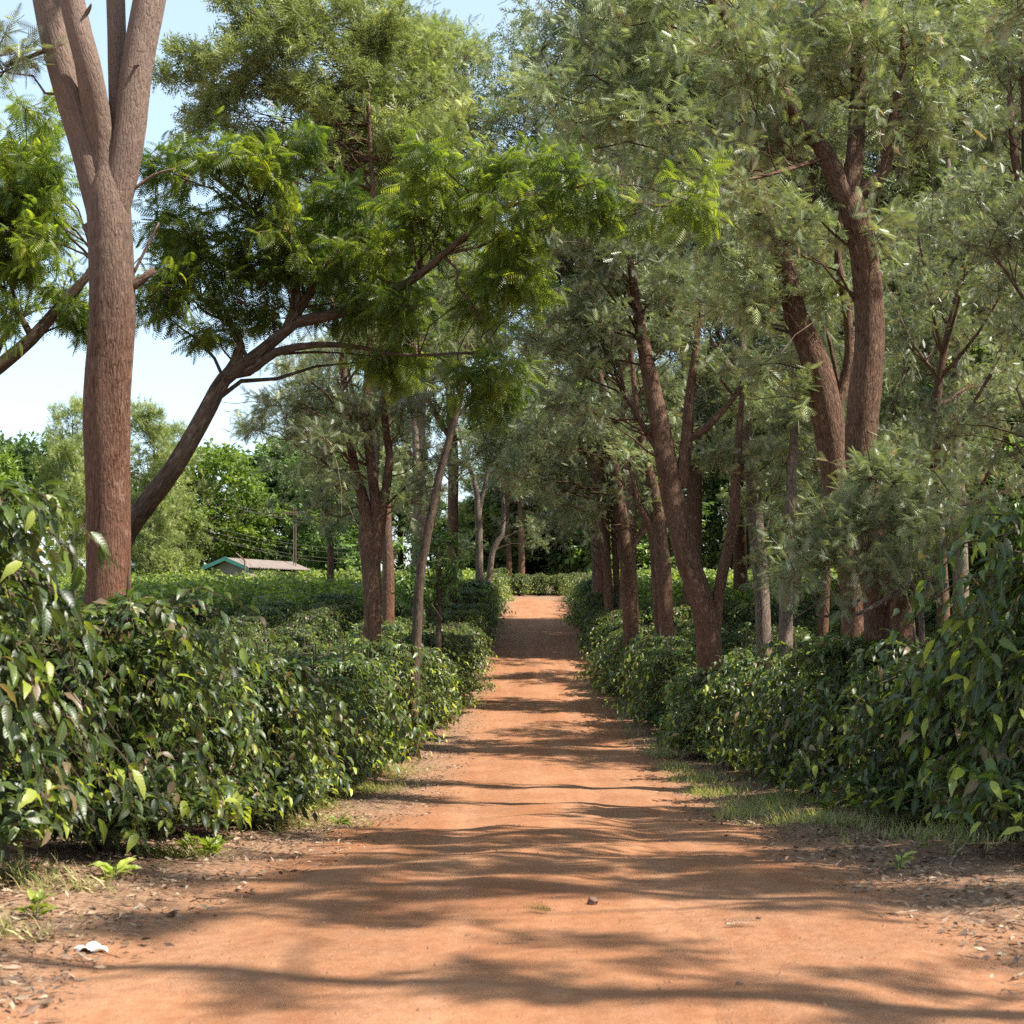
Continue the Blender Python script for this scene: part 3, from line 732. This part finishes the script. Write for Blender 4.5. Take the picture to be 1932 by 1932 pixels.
tree('silky_oak', 'low arching bough with long silver-green sprays before the two big right trunks', GR, 19.2,
     [[(1745, 1240, 14, 19.6), (1735, 1130, 11, 19.4), (1690, 1120, 9), (1640, 1150, 8), (1590, 1165, 6), (1540, 1160, 4)], [(1735, 1140, 8), (1760, 1080, 6), (1790, 1000, 4)],
      [(1680, 1122, 6), (1650, 1080, 5), (1625, 1000, 3)], [(1600, 1160, 5), (1640, 1110, 3), (1680, 1085, 2)]],
     [(1620, 980, 55, 55), (1560, 1040, 60, 50), (1640, 1060, 60, 35), (1740, 1000, 60, 50), (1780, 960, 60, 40), (1700, 920, 50, 30), (1540, 1090, 45, 25), (1740, 1080, 50, 30), (1640, 920, 30, 25)],
     bark='bark_pale', dens=1.75, drad=.7, crr=.5)
tree('silky_oak', 'stout dark red trunk right of the road, nearest the dip', GR, 43,
     [[(1192, 1205, 32), (1188, 1100, 30), (1180, 1040, 30), (1172, 980, 26), (1160, 880, 18), (1140, 760, 12), (1120, 600, 6)], [(1185, 1040, 18), (1205, 1010, 15), (1218, 990, 12), (1230, 900, 7)]],
     [(1100, 860, 100, 60), (1040, 780, 90, 70), (1160, 900, 60, 50), (1060, 930, 80, 40), (1000, 880, 60, 50), (1180, 740, 70, 60), (1050, 680, 80, 60), (1120, 980, 50, 25)], dens=1.5, crr=.75)
tree('silky_oak', 'sunlit orange-red trunk with a pale thin twin stem against its left side', GR, 41,
     [[(1264, 1215, 31), (1255, 1120, 29), (1248, 1040, 28), (1240, 960, 25), (1222, 880, 18), (1200, 760, 12), (1190, 640, 6)], [(1243, 1205, 14, 42), (1236, 1100, 14, 42), (1230, 1020, 13, 42), (1215, 950, 12, 42)],
      [(1245, 1020, 18), (1222, 980, 16), (1205, 950, 13), (1190, 880, 7)]],
     [(1200, 850, 80, 60), (1250, 720, 80, 70), (1130, 820, 70, 50), (1240, 940, 40, 25), (1180, 600, 80, 60)], dens=1.5, crr=.75)
tree('silky_oak', 'slim red trunk leaning left where the right hedge climbs', GR, 58,
     [[(1152, 1155, 18), (1146, 1080, 17), (1136, 1010, 15), (1128, 960, 13), (1115, 860, 8), (1110, 740, 5)]],
     [(1090, 900, 60, 50), (1130, 820, 60, 60), (1110, 980, 50, 30), (1060, 1000, 40, 25)], dens=1.1, crr=.9)
tree('silky_oak', 'thin grey trunk just left of the slim leaning red one', GR, 66,
     [[(1126, 1130, 13), (1122, 1060, 12), (1118, 980, 10), (1110, 860, 5)]], [(1100, 1000, 45, 35), (1070, 950, 60, 50), (1080, 850, 60, 60)], bark='bark_pale', dens=.95, crr=.9)
tree('silky_oak', 'small red trunk seen between the slim leaning one and the stout dark one', GR, 64,
     [[(1166, 1130, 14), (1162, 1060, 13), (1158, 980, 11), (1160, 860, 5)]], [(1190, 960, 60, 40), (1200, 860, 60, 60)], dens=.95, crr=.9)
tree('silky_oak', 'pale upright trunk far right, its foot stained red, standing above the tall bush', GR, 40,
     [[(1816, 1180, 30), (1812, 1060, 28), (1810, 960, 26), (1803, 860, 24), (1802, 760, 20), (1806, 660, 16), (1800, 500, 12), (1790, 300, 6)], [(1800, 880, 9), (1775, 850, 8), (1745, 815, 5)]],
     [(1830, 620, 110, 80), (1770, 760, 80, 50), (1880, 760, 70, 60), (1740, 600, 80, 70), (1900, 500, 90, 90), (1780, 440, 90, 80), (1700, 700, 60, 50), (1880, 330, 80, 80), (1760, 880, 40, 30)], bark='bark_pale', dens=1.6, crr=.7)
tree('silky_oak', 'pair of dark stems high at the right edge behind the foliage', GR, 30,
     [[(1990, 1200, 40), (1975, 900, 34), (1955, 600, 28), (1940, 350, 22), (1935, 200, 16), (1930, 60, 8)], [(1955, 500, 18), (1915, 300, 16), (1905, 180, 10)]],
     [(1900, 130, 90, 90), (1880, 260, 70, 60), (1990, 300, 120, 150), (1930, 460, 70, 60), (1840, 380, 60, 60)], dens=1.8)
tree('silky_oak', 'overhanging dark crown at the top right corner', GR, 13.5,
     [[(2300, 1600, 80), (2290, 1100, 72), (2270, 600, 64), (2250, 200, 56), (2150, -100, 40), (2000, -250, 24)], [(2250, 250, 30), (2120, 100, 18), (2000, 20, 8), (1920, 20, 4)]],
     [(1975, 5, 80, 42), (2150, -150, 250, 120), (2300, -350, 400, 160), (1930, -180, 120, 70)], dens=2.0)

# tall trees behind the rows and on the skyline: a few kinds, copied with their parts
def proto(H, R, kind, bark, nc, low=.3, lod_d=70, crr=1.0, tw=15, nf=9, flat=False, seed=0):
    tr, cr = MB(), MB()
    sp = smooth_path([(0, 0, -.4, H * .010 + .06), (rng.uniform(-.2, .2), .1, H * .3, H * .010 + .02), (rng.uniform(-.5, .5), -.2, H * .62, H * .008), (rng.uniform(-.6, .6), 0, H * .93, .03)], .6)
    tube(tr, sp, 10, .06, fat=.3); sk = [sp[sp[:, 2] > H * low * .7]]
    for k in range(6):
        q = sp[int(len(sp) * rng.uniform(.3, .75))]; a = rng.uniform(0, 6.28); L = R * rng.uniform(.5, .8)
        b = smooth_path([(*q[:3], q[3] * .6), (q[0] + math.cos(a) * L * .5, q[1] + math.sin(a) * L * .5, q[2] + H * .08, q[3] * .4), (q[0] + math.cos(a) * L, q[1] + math.sin(a) * L, q[2] + H * .2, .03)], .5)
        tube(tr, b, 7, .05); sk.append(b)
    t = rng.random(nc); a = rng.uniform(0, 6.28, nc)
    pr = np.sin(np.pi * (.2 + .72 * t)) ** .7 if not flat else (.5 + .5 * t)
    rr = R * pr * np.sqrt(rng.random(nc)) * (1 + .25 * np.sin(a * 3 + t * 9))
    cl = np.stack([np.cos(a) * rr, np.sin(a) * rr, H * (low + (1 - low) * t)], 1)
    make_crown(tr, cr, np.concatenate(sk), cl, kind, lod_d, tw, nf, crr)
    return tr.mesh('trunk', M[bark], True), cr.mesh('crown', [M[KIND[kind]['mat']], M['twig']])
PR = {
    'olive': [proto(17, 3.6, 'grev', 'bark_red', 110, .30) for _ in range(3)],
    'mid': [proto(14, 2.8, 'grev', 'bark_red', 60, .42, 40, .8) for _ in range(2)],
    'yellow': [proto(15, 3.0, 'pale', 'bark_pale', 105, .18) for _ in range(2)],
    'tall': [proto(17, 2.9, 'pale', 'bark_pale', 105, .48, 45, .9) for _ in range(2)],
    'dark': [proto(11, 3.6, 'broad', 'bark_dark', 95, .10) for _ in range(2)],
    'lime': [proto(8.5, 3.6, 'lime', 'bark_pale', 75, .12)],
    'flat': [proto(10, 4.6, 'broad', 'bark_pale', 70, .45, flat=True)],
}
PH = {'olive': 17, 'mid': 14, 'tall': 17, 'yellow': 15, 'dark': 11, 'lime': 8.5, 'flat': 10}
def place(kind, px, d, top, label, group, wx=1.0):
    x = (px - CX) / F * d; z = float(zg(x, d)); ztop = CAMZ - (top - HY) / F * d
    sz = (ztop - z) / PH[kind] * .97; sx_ = sz * wx if sz < 1 else (.5 * sz + .5) * wx
    e = empty('background_tree', (x, d, z), rng.uniform(0, 6.28)); e.scale = (sx_, sx_, sz); tag(e, label, 'tree', group)
    ms = PR[kind][rng.integers(len(PR[kind]))]
    for nm, me in zip(('trunk', 'crown'), ms):
        o = bpy.data.objects.new(nm, me); COL.objects.link(o); o.parent = e
for a in [
    ('olive', 850, 62, 70, 'tall olive tree with a thin top and sky showing through, left of centre', 'GB', .9),
    ('olive', 1142, 64, -100, 'tall grey-green tree filling the top centre behind the right row', 'GB', 1.15),
    ('olive', 1180, 56, -120, 'second tall grey-green tree behind the leaning red trunk', 'GB', 1.1),
    ('tall', 712, 57, -20, 'tall yellow-green tree half hidden behind the straight red trunk', 'GB', 1.0),
    ('tall', 790, 54, 40, 'yellow-green tree behind the upper left centre', 'GB', 1.0),
    ('olive', 1300, 58, -140, 'tall olive tree behind the curved second stem', 'GB', 1.1),
    ('olive', 1400, 70, -60, 'tall olive tree behind the thin pale upright trunk', 'GB', 1.1),
    ('olive', 1500, 56, -150, 'tall olive tree behind the short pale trunk', 'GB', 1.1),
    ('olive', 1600, 68, -100, 'tall olive tree behind the leaning silver-barked trunk', 'GB', 1.1),
    ('yellow', 1700, 58, -120, 'tall yellow-green tree behind the large hollow-footed tree', 'GB', 1.2),
    ('olive', 1790, 66, -80, 'tall olive tree between the hollow-footed tree and the right edge', 'GB', 1.1),
    ('olive', 1880, 58, -60, 'tall olive tree behind the pale trunk above the right bush', 'GB', 1.1),
    ('yellow', 1960, 64, 0, 'tall yellow-green tree cut by the right edge', 'GB', 1.1),
    ('dark', 1750, 62, 700, 'low dark leafy tree behind the large hollow-footed tree', 'GB', 1.0),
    ('dark', 1860, 52, 680, 'low dark leafy tree behind the tall right bush', 'GB', 1.0),
    ('dark', 1950, 50, 520, 'dark broad-leaved tree at the right edge', 'GB', 1.0),
    ('olive', 620, 74, 640, 'olive tree behind the multi-stemmed left tree', 'GB', 1.0),
    ('flat', 50, 100, 820, 'flat-topped green tree at the left edge of the far skyline', 'GS', 1.0),
    ('yellow', 135, 96, 750, 'tall airy tree just left of the big left trunk on the skyline', 'GS', .8),
    ('yellow', 280, 90, 765, 'feathery pale tree right of the big left trunk on the skyline', 'GS', 1.0),
    ('yellow', 335, 104, 800, 'feathery spiky-topped tree behind the slanting stem', 'GS', 1.0),
    ('lime', 400, 108, 845, 'yellow-green rounded tree beyond the slanting stem', 'GS', 1.1),
    ('dark', 480, 122, 870, 'dark green tree behind the tin-roofed building', 'GS', 1.3),
    ('dark', 555, 124, 830, 'mid-green tree behind the right end of the tin roof', 'GS', 1.3),
    ('dark', 630, 112, 850, 'shaded tree behind the right end of the power lines', 'GS', 1.2),
    ('lime', -20, 92, 860, 'lime green tree cut by the left edge of the picture', 'GS', 1.0),
    ('dark', 190, 110, 880, 'dark rounded tree hidden behind the big left trunk', 'GS', 1.2),
    ('dark', 320, 118, 900, 'low dark tree behind the feathery skyline trees', 'GS', 1.3)]:
    place(*a[:5], GB if a[5] == 'GB' else 'far trees on the left skyline', a[6])
for i, (x, y, h) in enumerate([(10.4, 28, 12), (9.8, 34.5, 12.5), (9.0, 41, 12.5), (9.6, 48, 13)]):  # inner row added to cast more shadow stripes across the middle road
    z = float(zg(x, y)); top_ = HY - (z + h - CAMZ) * F / y
    place('mid', CX + x * F / y, y, top_, ['shade tree high at the right edge, nearest of the inner right row', 'second shade tree of the inner right row, top out of the picture', 'third shade tree of the inner right row',
          'fourth shade tree of the inner right row', 'fifth shade tree of the inner right row', 'sixth shade tree of the inner right row', 'last shade tree of the inner right row'][i], 'inner row of shade trees on the right')
for i, px in enumerate(range(640, 1990, 62)):
    d = rng.uniform(128, 160); kd = ['dark', 'yellow', 'olive', 'dark'][i % 4]
    place(kd, px + rng.uniform(-20, 20), d, rng.uniform(700, 830) if abs(px - 880) > 60 else 940, 'far tree in the belt closing the view behind the trunks', 'far belt of trees', 1.35)

for px, d, top in ((925, 140, 960), (975, 136, 930), (1020, 142, 950), (1065, 137, 900), (1110, 141, 880), (1160, 138, 860)):
    place('dark', px, d, top, 'rounded bushy tree behind the hedge that closes the far end of the road', 'bushy trees behind the road end', 1.7)

# sun-side trees out of the frame to the right of the near road: they throw the long shadows across it
for i, (x, y, h) in enumerate([(10.4, 1.2, 11), (8.8, 4.4, 16), (10.2, 7.4, 18.5), (8.4, 10.4, 13), (9.9, 13.6, 12), (8.6, 16.4, 9), (11, 19, 11)]):
    z0 = float(zg(x, y)); og = (x, y, z0)
    tr, cr = MB(), MB()
    sp = smooth_path([(x, y, z0 - .2, .25), (x - .2, y + .1, z0 + 3, .2), (x - .1, y, z0 + 6, .14), (x - .5, y, z0 + h + 1, .04)], .3)
    tube(tr, sp, 14, .05, fat=.3)
    n = [8, 20, 54, 48, 62, 60, 70][i]
    cl = np.array([x, y, z0 + h * .68]) + norm(rng.normal(0, 1, (n, 3))) * (rng.random((n, 1)) ** .5) * [2.7, 2.3, h * .36]
    make_crown(tr, cr, sp[sp[:, 2] > z0 + 2.5], cl, 'grev', 26, 9, 8, .42)
    e = empty('silky_oak', og); tag(e, 'shade tree beside the near right verge, outside the picture', 'tree', 'shade trees beside the camera')
    tr.build('trunk', M['bark_red'], e, smooth=True, origin=og); cr.build('crown', [M['grev'], M['twig']], e, origin=og)

# ------------------------------------------------------------------ farm building, pole and wires
def simple(name, col, rough=.7, met=0):
    m, n, p, out = mat(name)
    tc = n.nodes.new('ShaderNodeTexCoord').outputs['Object']
    f = noise(n, tc, 3, 5, .65)
    c = mixc(n, ramp(n, f, [(.35, (0, 0, 0)), (.65, (.7, .7, .7))]), col, tuple(x * .62 for x in col))
    n.links.new(c, p.inputs['Base Color']); p.inputs['Roughness'].default_value = rough; p.inputs['Metallic'].default_value = met
    return m
M['tin'] = simple('weathered_tin', (.19, .145, .12), .8); M['green'] = simple('green_paint', (.07, .25, .20))
M['wall'] = simple('plaster', (.30, .25, .20)); M['wood'] = simple('grey_pole_wood', (.16, .10, .07)); M['wire'] = simple('wire_metal', (.22, .16, .13), .5)
M['clod'] = simple('soil_clod', (.27, .125, .06)); M['white'] = simple('bleached_husk', (.78, .74, .66)); M['pale'] = simple('dry_frond', (.45, .42, .33)); M['stone'] = simple('brown_stone', (.14, .07, .045))
def box(mb, c, s, R=None):
    V = np.array([[i, j, k] for i in (-.5, .5) for j in (-.5, .5) for k in (-.5, .5)]) * s
    if R is not None: V = V @ np.array(R).T
    mb.add(V + c, [np.array([[0, 1, 3, 2], [4, 6, 7, 5], [0, 4, 5, 1], [2, 3, 7, 6], [0, 2, 6, 4], [1, 5, 7, 3]])])
d0, d1 = 86.0, 100.0
A0 = at(425, 1052, d0); A1 = at(550, 1060, d1)               # ridge ends
ax = norm((A1 - A0)[None])[0]; sd = norm(np.cross(ax, [0, 0, 1])[None])[0]; dn = np.array([0, 0, -1.])
hw, dr = 1.25, .52
e = empty('farm_building', (A0[0], A0[1], float(zg(A0[0], A0[1])))); og = np.array(e.location)
tag(e, 'long low farm building with rusty tin roof and green gable boards beyond the coffee', 'building')
mb = MB()
for s in (-1, 1):                                            # corrugated slopes with thickness
    n = 90; t = np.linspace(0, 1, n)
    rows = []
    for q in (0, 1):
        L = A0[None] * (1 - t)[:, None] + A1[None] * t[:, None] + (sd * s * hw + dn * dr) * q
        rows.append(L + np.array([0, 0, 1]) * (.03 * np.sin(np.arange(n) * 2.2))[:, None])
    top = np.concatenate(rows); bot = top - [0, 0, .04]
    i = np.arange(n - 1); Q = np.stack([i, i + 1, n + i + 1, n + i], 1)
    mb.add(np.concatenate([top, bot]), [Q, Q[:, ::-1] + 2 * n, np.stack([n + i, n + i + 1, 3 * n + i + 1, 3 * n + i], 1)])
mb.build('roof', M['tin'], e, origin=og)
mb = MB()
c0, c1 = A0 + ax * .4, A1 - ax * .3
gz = float(zg(A0[0], A0[1])) - .2
W = []
for c in (c0, c1):
    W += [c + sd * (hw - .25) + [0, 0, -.70], c - sd * (hw - .25) + [0, 0, -.70], c + [0, 0, -.08]]
W = np.array(W); Bv = W[[0, 1, 3, 4]].copy(); Bv[:, 2] = gz
V = np.vstack([W, Bv]); mb.add(V, [np.array([[0, 3, 8, 6][::-1], [1, 7, 9, 4][::-1], [0, 6, 7, 1][::-1], [3, 4, 9, 8][::-1]]), np.array([[0, 1, 2], [3, 5, 4]])])
mb.build('wall', M['wall'], e, origin=og)
for s in (-1, 1):
    mb = MB(); p0 = A0 - ax * .05 + [0, 0, .05]; p1 = p0 + sd * s * (hw + .1) + dn * (dr + .05); v = [p0, p1, p1 - [0, 0, .22], p0 - [0, 0, .22]]
    v = np.array(v + [q - ax * .06 for q in v]); mb.add(v, [np.array([[0, 1, 2, 3], [7, 6, 5, 4], [0, 4, 5, 1], [3, 2, 6, 7], [1, 5, 6, 2]])])
    mb.build('barge_board', M['green'], e, origin=og)
p = at(462, 1085, 84); p[2] = float(zg(p[0], p[1])); top = at(462, 1058, 84)
mb = MB(); tube(mb, smooth_path([(*p, .05), (p[0], p[1], at(0, 1058, 84)[2], .045)], 1), 8, 0)
e = empty('lamp_post', p); tag(e, 'thin rusty pole with a slanting top bar before the tin-roofed building', 'pole')
mb.build('pole', M['wood'], e, origin=p)
mb = MB(); q = at(462, 1058, 84); q2 = at(445, 1043, 83.7); tube(mb, smooth_path([(*q, .05), (*q2, .04)], 1), 6, 0); mb.build('arm', M['wood'], e, origin=p)
# twin-legged power pole
c = at(556, 1085, 98); zt = at(0, 958, 98)[2]; z0 = float(zg(c[0], c[1]))
e = empty('utility_pole', (c[0], c[1], z0)); og = (c[0], c[1], z0); tag(e, 'thin twin-legged utility pole behind the right end of the tin roof', 'utility pole')
for s in (-.07, .07):
    mb = MB(); tube(mb, smooth_path([(c[0] + s, c[1], z0 - .2, .04), (c[0] + s, c[1], zt, .03)], 1), 8, 0); mb.build('pole', M['wood'], e, origin=og)
mb = MB(); box(mb, (c[0], c[1] - .12, zt - .3), (1.6, .1, .1)); mb.build('crossarm', M['wood'], e, origin=og)
for i, (a, b) in enumerate([((470, 955), (655, 972)), ((480, 962), (660, 980)), ((500, 968), (655, 985)), ((440, 1000), (640, 1032)), ((435, 1008), (640, 1040)), ((435, 1018), (640, 1052)), ((470, 1030), (650, 1060))]):
    A_, B_ = at(*a, 88), at(*b, 84)
    # each wire is carried well past both ends of what shows of it
    dd = B_ - A_; A_ = A_ - dd * .25; B_ = B_ + dd * .15
    t = np.linspace(0, 1, 14); C = A_[None] * (1 - t)[:, None] + B_[None] * t[:, None]; C[:, 2] -= .25 * np.sin(np.pi * t)
    mb = MB(); tube(mb, np.hstack([C, np.full((14, 1), .011)]), 5, 0)
    o = mb.build('power_line', M['wire']); 
    tag(o, ['highest', 'second highest', 'third highest', 'fourth highest', 'third lowest', 'second lowest', 'lowest'][i] + ' of the thin power lines crossing the far left trees', 'power line', 'power lines before the far trees')

# ------------------------------------------------------------------ verge: litter, grass, weeds
def verge_pts(n, y0, y1, a, b, pw=1.0):
    y = y0 + (y1 - y0) * rng.random(n) ** pw; s = rng.choice([-1, 1], n)
    off = road_hw(y) + rng.uniform(a, b, n) - .1 + np.abs(rng.normal(0, .15, n))
    x = road_x(y) + s * off
    return x, y
x, y = verge_pts(130000, 5.5, 60, -.3, 3.4, 2.0)
cl_ = .5 + .5 * np.sin(x * 2.3 + y * 1.1) * np.sin(y * 1.9 - x)
m = rng.random(len(x)) < .25 + .75 * cl_ * np.clip((np.abs(x - road_x(y)) - road_hw(y)) / .8 + .25, .05, 1); x, y = x[m], y[m]; n = len(x)
P = np.stack([x, y, zg(x, y) + .012 + rng.uniform(0, .015, n)], 1)
dirv = np.stack([np.cos(a_ := rng.uniform(0, 6.28, n)), np.sin(a_), rng.normal(0, .25, n)], 1)
LIT = tm([(0, 0, 0), (.45, -.13, .05), (.5, .16, .07), (1, 0, .03)], [(0, 1, 3, 2)])
mm, n_, p_, o_ = mat('dry_leaf_litter')
n_.links.new(ramp(n_, attr(n_, 'tint'), [(0, (.05, .028, .018)), (.35, (.12, .068, .042)), (.65, (.24, .155, .095)), (.9, (.40, .31, .21)), (1, (.55, .48, .37))]), p_.inputs['Base Color'])
p_.inputs['Roughness'].default_value = .8; M['litter'] = mm
mb = MB(); scatter(mb, LIT, P, frames(dirv, roll=rng.normal(0, .5, n)), rng.uniform(.018, .085, n) * (1 + .5 * (rng.random(n) < .06)), rng.beta(1.6, 1.9, n))
k_ = 1500; tx, ty = verge_pts(k_, 5.5, 40, 0, 3, 1.8); A_ = np.stack([tx, ty, zg(tx, ty) + .015], 1); ta = rng.uniform(0, 6.28, k_); tl = .06 + .3 * rng.random(k_) ** 2.5
B_ = A_ + np.stack([np.cos(ta) * tl, np.sin(ta) * tl, rng.uniform(0, .03, k_)], 1); thin_tubes(mb, A_, B_, .0045, .002, .02, 2, tint=.35)
o = mb.build('leaf_litter', M['litter']); tag(o, 'dry brown leaves and twigs strewn along both verges', 'leaf litter', kind='stuff')

M['grass'] = leaf_mat('verge_grass', [(0, (.09, .14, .028)), (.45, (.18, .24, .05)), (.7, (.32, .31, .12)), (1, (.52, .43, .25))], rough=.6, trans=.3, tcol=(1.8, 1.9, 1))
patches = [(-2.7, 20, .3, .7, 160), (-2.35, 24, .3, .7, 190), (-2.1, 27.5, .25, .8, 130), (-2.6, 17, .5, .8, 200), (-3.1, 10.0, .3, .3, 60), (-2.9, 8.0, .3, .2, 90), (-2.7, 12.3, .2, .2, 60),
           (3.2, 26.5, .3, .5, 110), (3.0, 28.5, .2, .5, 70), (3.6, 21.2, .35, .5, 150), (2.9, 19.3, .25, .4, 110), (3.0, 31.5, .25, .6, 70), (3.4, 17.2, .3, .35, 120), (4.2, 16, .35, .3, 110), (4.3, 14, .5, .6, 200), (2.75, 40, .2, 3, 130), (2.7, 56, .3, 6, 260), (3.1, 23.8, .25, .4, 90), (-1.7, 60, .3, 6, 100)]
PX, PY = [], []
for (cx, cy, sx_, sy_, k) in patches:
    PX.append(rng.normal(cx, sx_, k)); PY.append(rng.normal(cy, sy_, k))
x = np.concatenate(PX); y = np.concatenate(PY); m = np.abs(x - road_x(y)) > road_hw(y) + .05; x, y = x[m], y[m]
x = np.repeat(x, 9) + rng.normal(0, .035, len(x) * 9); y = np.repeat(y, 9) + rng.normal(0, .035, len(y) * 9); n = len(x)
P = np.stack([x, y, zg(x, y) - .01], 1); dirv = np.stack([rng.normal(0, .55, n), rng.normal(0, .55, n), np.ones(n)], 1)
BL = tm([(0, -.05, 0), (0, .05, 0), (.6, .035, .04), (.6, -.035, .04), (1, 0, -.08)], [(0, 1, 2, 3)], [(3, 2, 4)])
mb = MB(); scatter(mb, BL, P, frames(dirv, up=np.array([1., .2, 0])), rng.uniform(.05, .20, n) * (.7 + .6 * np.repeat(rng.random(n // 9), 9)), np.clip(rng.beta(2.0, 1.25, n) * .95 + .2 * (rng.random(n) < .25), 0, 1))
o = mb.build('grass', M['grass']); tag(o, 'short tufts of green and drying grass on the verges', 'grass', kind='stuff')

def weed(px, py, label, sz=.12, nl=14):
    # ground point under that pixel
    dd = 5.0
    for d_ in np.arange(5, 60, .02):
        q = at(px, py, d_)
        if q[2] <= float(zg(q[0], q[1])): dd = d_; break
    q = at(px, py, dd); q[2] = float(zg(q[0], q[1]))
    mb = MB(); n = nl
    a = rng.uniform(0, 6.28, n); P = np.tile(q, (n, 1)) + np.stack([np.cos(a) * .02, np.sin(a) * .02, rng.uniform(0, .1, n)], 1)
    dv = np.stack([np.cos(a), np.sin(a), rng.uniform(.2, 1.3, n)], 1)
    scatter(mb, LEAF_N, P, frames(dv, roll=rng.normal(0, .3, n)), sz * rng.uniform(.6, 1.2, n), rng.uniform(.7, .95, n))
    thin_tubes(mb, np.tile(q, (3, 1)), np.tile(q, (3, 1)) + [[.03, 0, sz], [-.03, .02, sz * 1.1], [0, -.02, sz * .8]], .004, .003)
    o = mb.build('weed', M['coffee'], origin=q); tag(o, label, 'weed', 'broad-leaved weeds on the verges')
weed(1696, 1645, 'small bright weed sprouting alone on the right verge litter', .11, 8)
weed(215, 1660, 'leafy weed sprouting below the tall bush at the lower left', .14, 14)
weed(400, 1615, 'larger leafy weed under the second left bush', .16, 26)
weed(65, 1735, 'low weed at the left edge beside the road', .10, 16)
weed(640, 1560, 'tall spiky weed beside the left road edge', .15, 16)
weed(360, 1610, 'weed cluster just left of the larger leafy one under the bush', .13, 18)
weed(1560, 1530, 'weed tuft under the right hedge', .14, 20)

def ground_at(px, py):
    for d_ in np.arange(4.5, 60, .01):
        q = at(px, py, d_)
        s = (q[0] - float(road_x(d_))) / (float(road_hw(d_)) + .25)
        z = max(float(zg(q[0], d_)), float(road_z(np.array(s), np.array(d_))) if abs(s) < 1 else -99)
        if q[2] <= z: q[2] = z; return q
# debris on the road
yy = 5.5 + 40 * rng.random(9000) ** 1.8; sv = rng.uniform(-1.05, 1.05, 9000); xx = road_x(yy) + sv * (road_hw(yy) + .25)
zz = np.maximum(zg(xx, yy), np.where(np.abs(sv) < 1, road_z(np.clip(sv, -1, 1), yy), -9))
PEB = tm([(0, 0, 1), (1, 0, 0), (.2, .9, -.1), (-.9, .4, 0), (-.6, -.8, .1), (.5, -.9, 0)], [(0, 1, 2), (0, 2, 3), (0, 3, 4), (0, 4, 5), (0, 5, 1)])
mb = MB(); ra = rng.uniform(0, 6.28, 9000)
scatter(mb, PEB, np.stack([xx, yy, zz - .001], 1), frames(np.stack([np.cos(ra), np.sin(ra), 0 * ra], 1)), .002 + .013 * rng.random(9000) ** 5, rng.random(9000))
o = mb.build('gravel', M['clod']); tag(o, 'tiny loose clods and grit scattered over the dirt road', 'gravel', kind='stuff')
q = ground_at(172, 1795); mb = MB()
u = np.linspace(-1, 1, 9); v = np.linspace(-1, 1, 6); U, Vv = np.meshgrid(u, v, indexing='ij')
Z = .028 * (1 - U ** 2) * (1 - .5 * Vv ** 2) + .012 * np.sin(U * 5 + Vv * 3) + .008
Xh = U * .085 * (1 - .25 * Vv ** 2); Yh = Vv * .05 * (1 - .5 * U ** 2)
i, j = np.meshgrid(np.arange(8), np.arange(5), indexing='ij'); Qd = np.stack([i * 6 + j, (i + 1) * 6 + j, (i + 1) * 6 + j + 1, i * 6 + j + 1], -1).reshape(-1, 4)
mb.add(np.stack([Xh, Yh, Z], -1).reshape(-1, 3) + q, [Qd]); o = mb.build('dry_leaf', M['white'], smooth=True, origin=q)
tag(o, 'curled white bleached leaf on the near left road surface', 'dry leaf')
def ground_frond(px, py, m_, label, L, a, name, cat, lift=.012):
    q = ground_at(px, py); mb = MB(); n = 3
    an = a + rng.normal(0, .3, n); dv = np.stack([np.cos(an), np.sin(an), np.full(n, .03)], 1)
    P = np.tile(q, (n, 1)) - dv * L * .5 + np.stack([np.zeros(n), rng.normal(0, .012, n), lift + np.arange(n) * .012], 1)
    scatter(mb, frond(10, .26, .022, .9, .05, -.2), P, frames(dv, roll=rng.normal(0, .7, n)), L * rng.uniform(.6, 1.1, n), np.full(n, .3))
    o = mb.build(name, M[m_], origin=q); tag(o, label, cat)
ground_frond(1398, 1748, 'pale', 'pale dry feathery frond lying on the right half of the road', .22, .1, 'fallen_frond', 'fallen frond')
ground_frond(1018, 1722, 'albizia', 'small dark green sprig lying near the road centre', .19, 2.9, 'fallen_sprig', 'fallen sprig', .02)
def stone(px, py, r, label, sq=.7):
    q = ground_at(px, py); mb = MB(); u = []
    n1, n2 = 7, 9
    V = [(0, 0, 1.)] ; 
    for a in range(1, n1):
        for b in range(n2):
            th, ph = math.pi * a / n1, 2 * math.pi * b / n2; V.append((math.sin(th) * math.cos(ph), math.sin(th) * math.sin(ph), math.cos(th)))
    V.append((0, 0, -1.)); V = np.array(V); V *= (1 + rng.normal(0, .12, (len(V), 1))); V *= [r * 1.2, r, r * sq]
    Q4 = [(1 + (a * n2) + b, 1 + ((a + 1) * n2) + b, 1 + ((a + 1) * n2) + (b + 1) % n2, 1 + a * n2 + (b + 1) % n2) for a in range(n1 - 2) for b in range(n2)]
    T3 = [(0, 1 + b, 1 + (b + 1) % n2) for b in range(n2)] + [(len(V) - 1, 1 + (n1 - 2) * n2 + (b + 1) % n2, 1 + (n1 - 2) * n2 + b) for b in range(n2)]
    q = q + [0, 0, r * sq * .55]; mb.add(V + q, [np.array(Q4), np.array(T3)]); o = mb.build('stone', M['stone'], origin=q); tag(o, label, 'stone', 'stones on the dirt road')
stone(1118, 1706, .032, 'dark brown stone on the road just right of the green sprig', .9)
stone(1394, 1857, .012, 'tiny dark pebble below the pale dry frond')
stone(1432, 1733, .012, 'tiny dark pebble just above the pale dry frond')
print('TRIS', sum(len(m.polygons) for m in bpy.data.meshes))
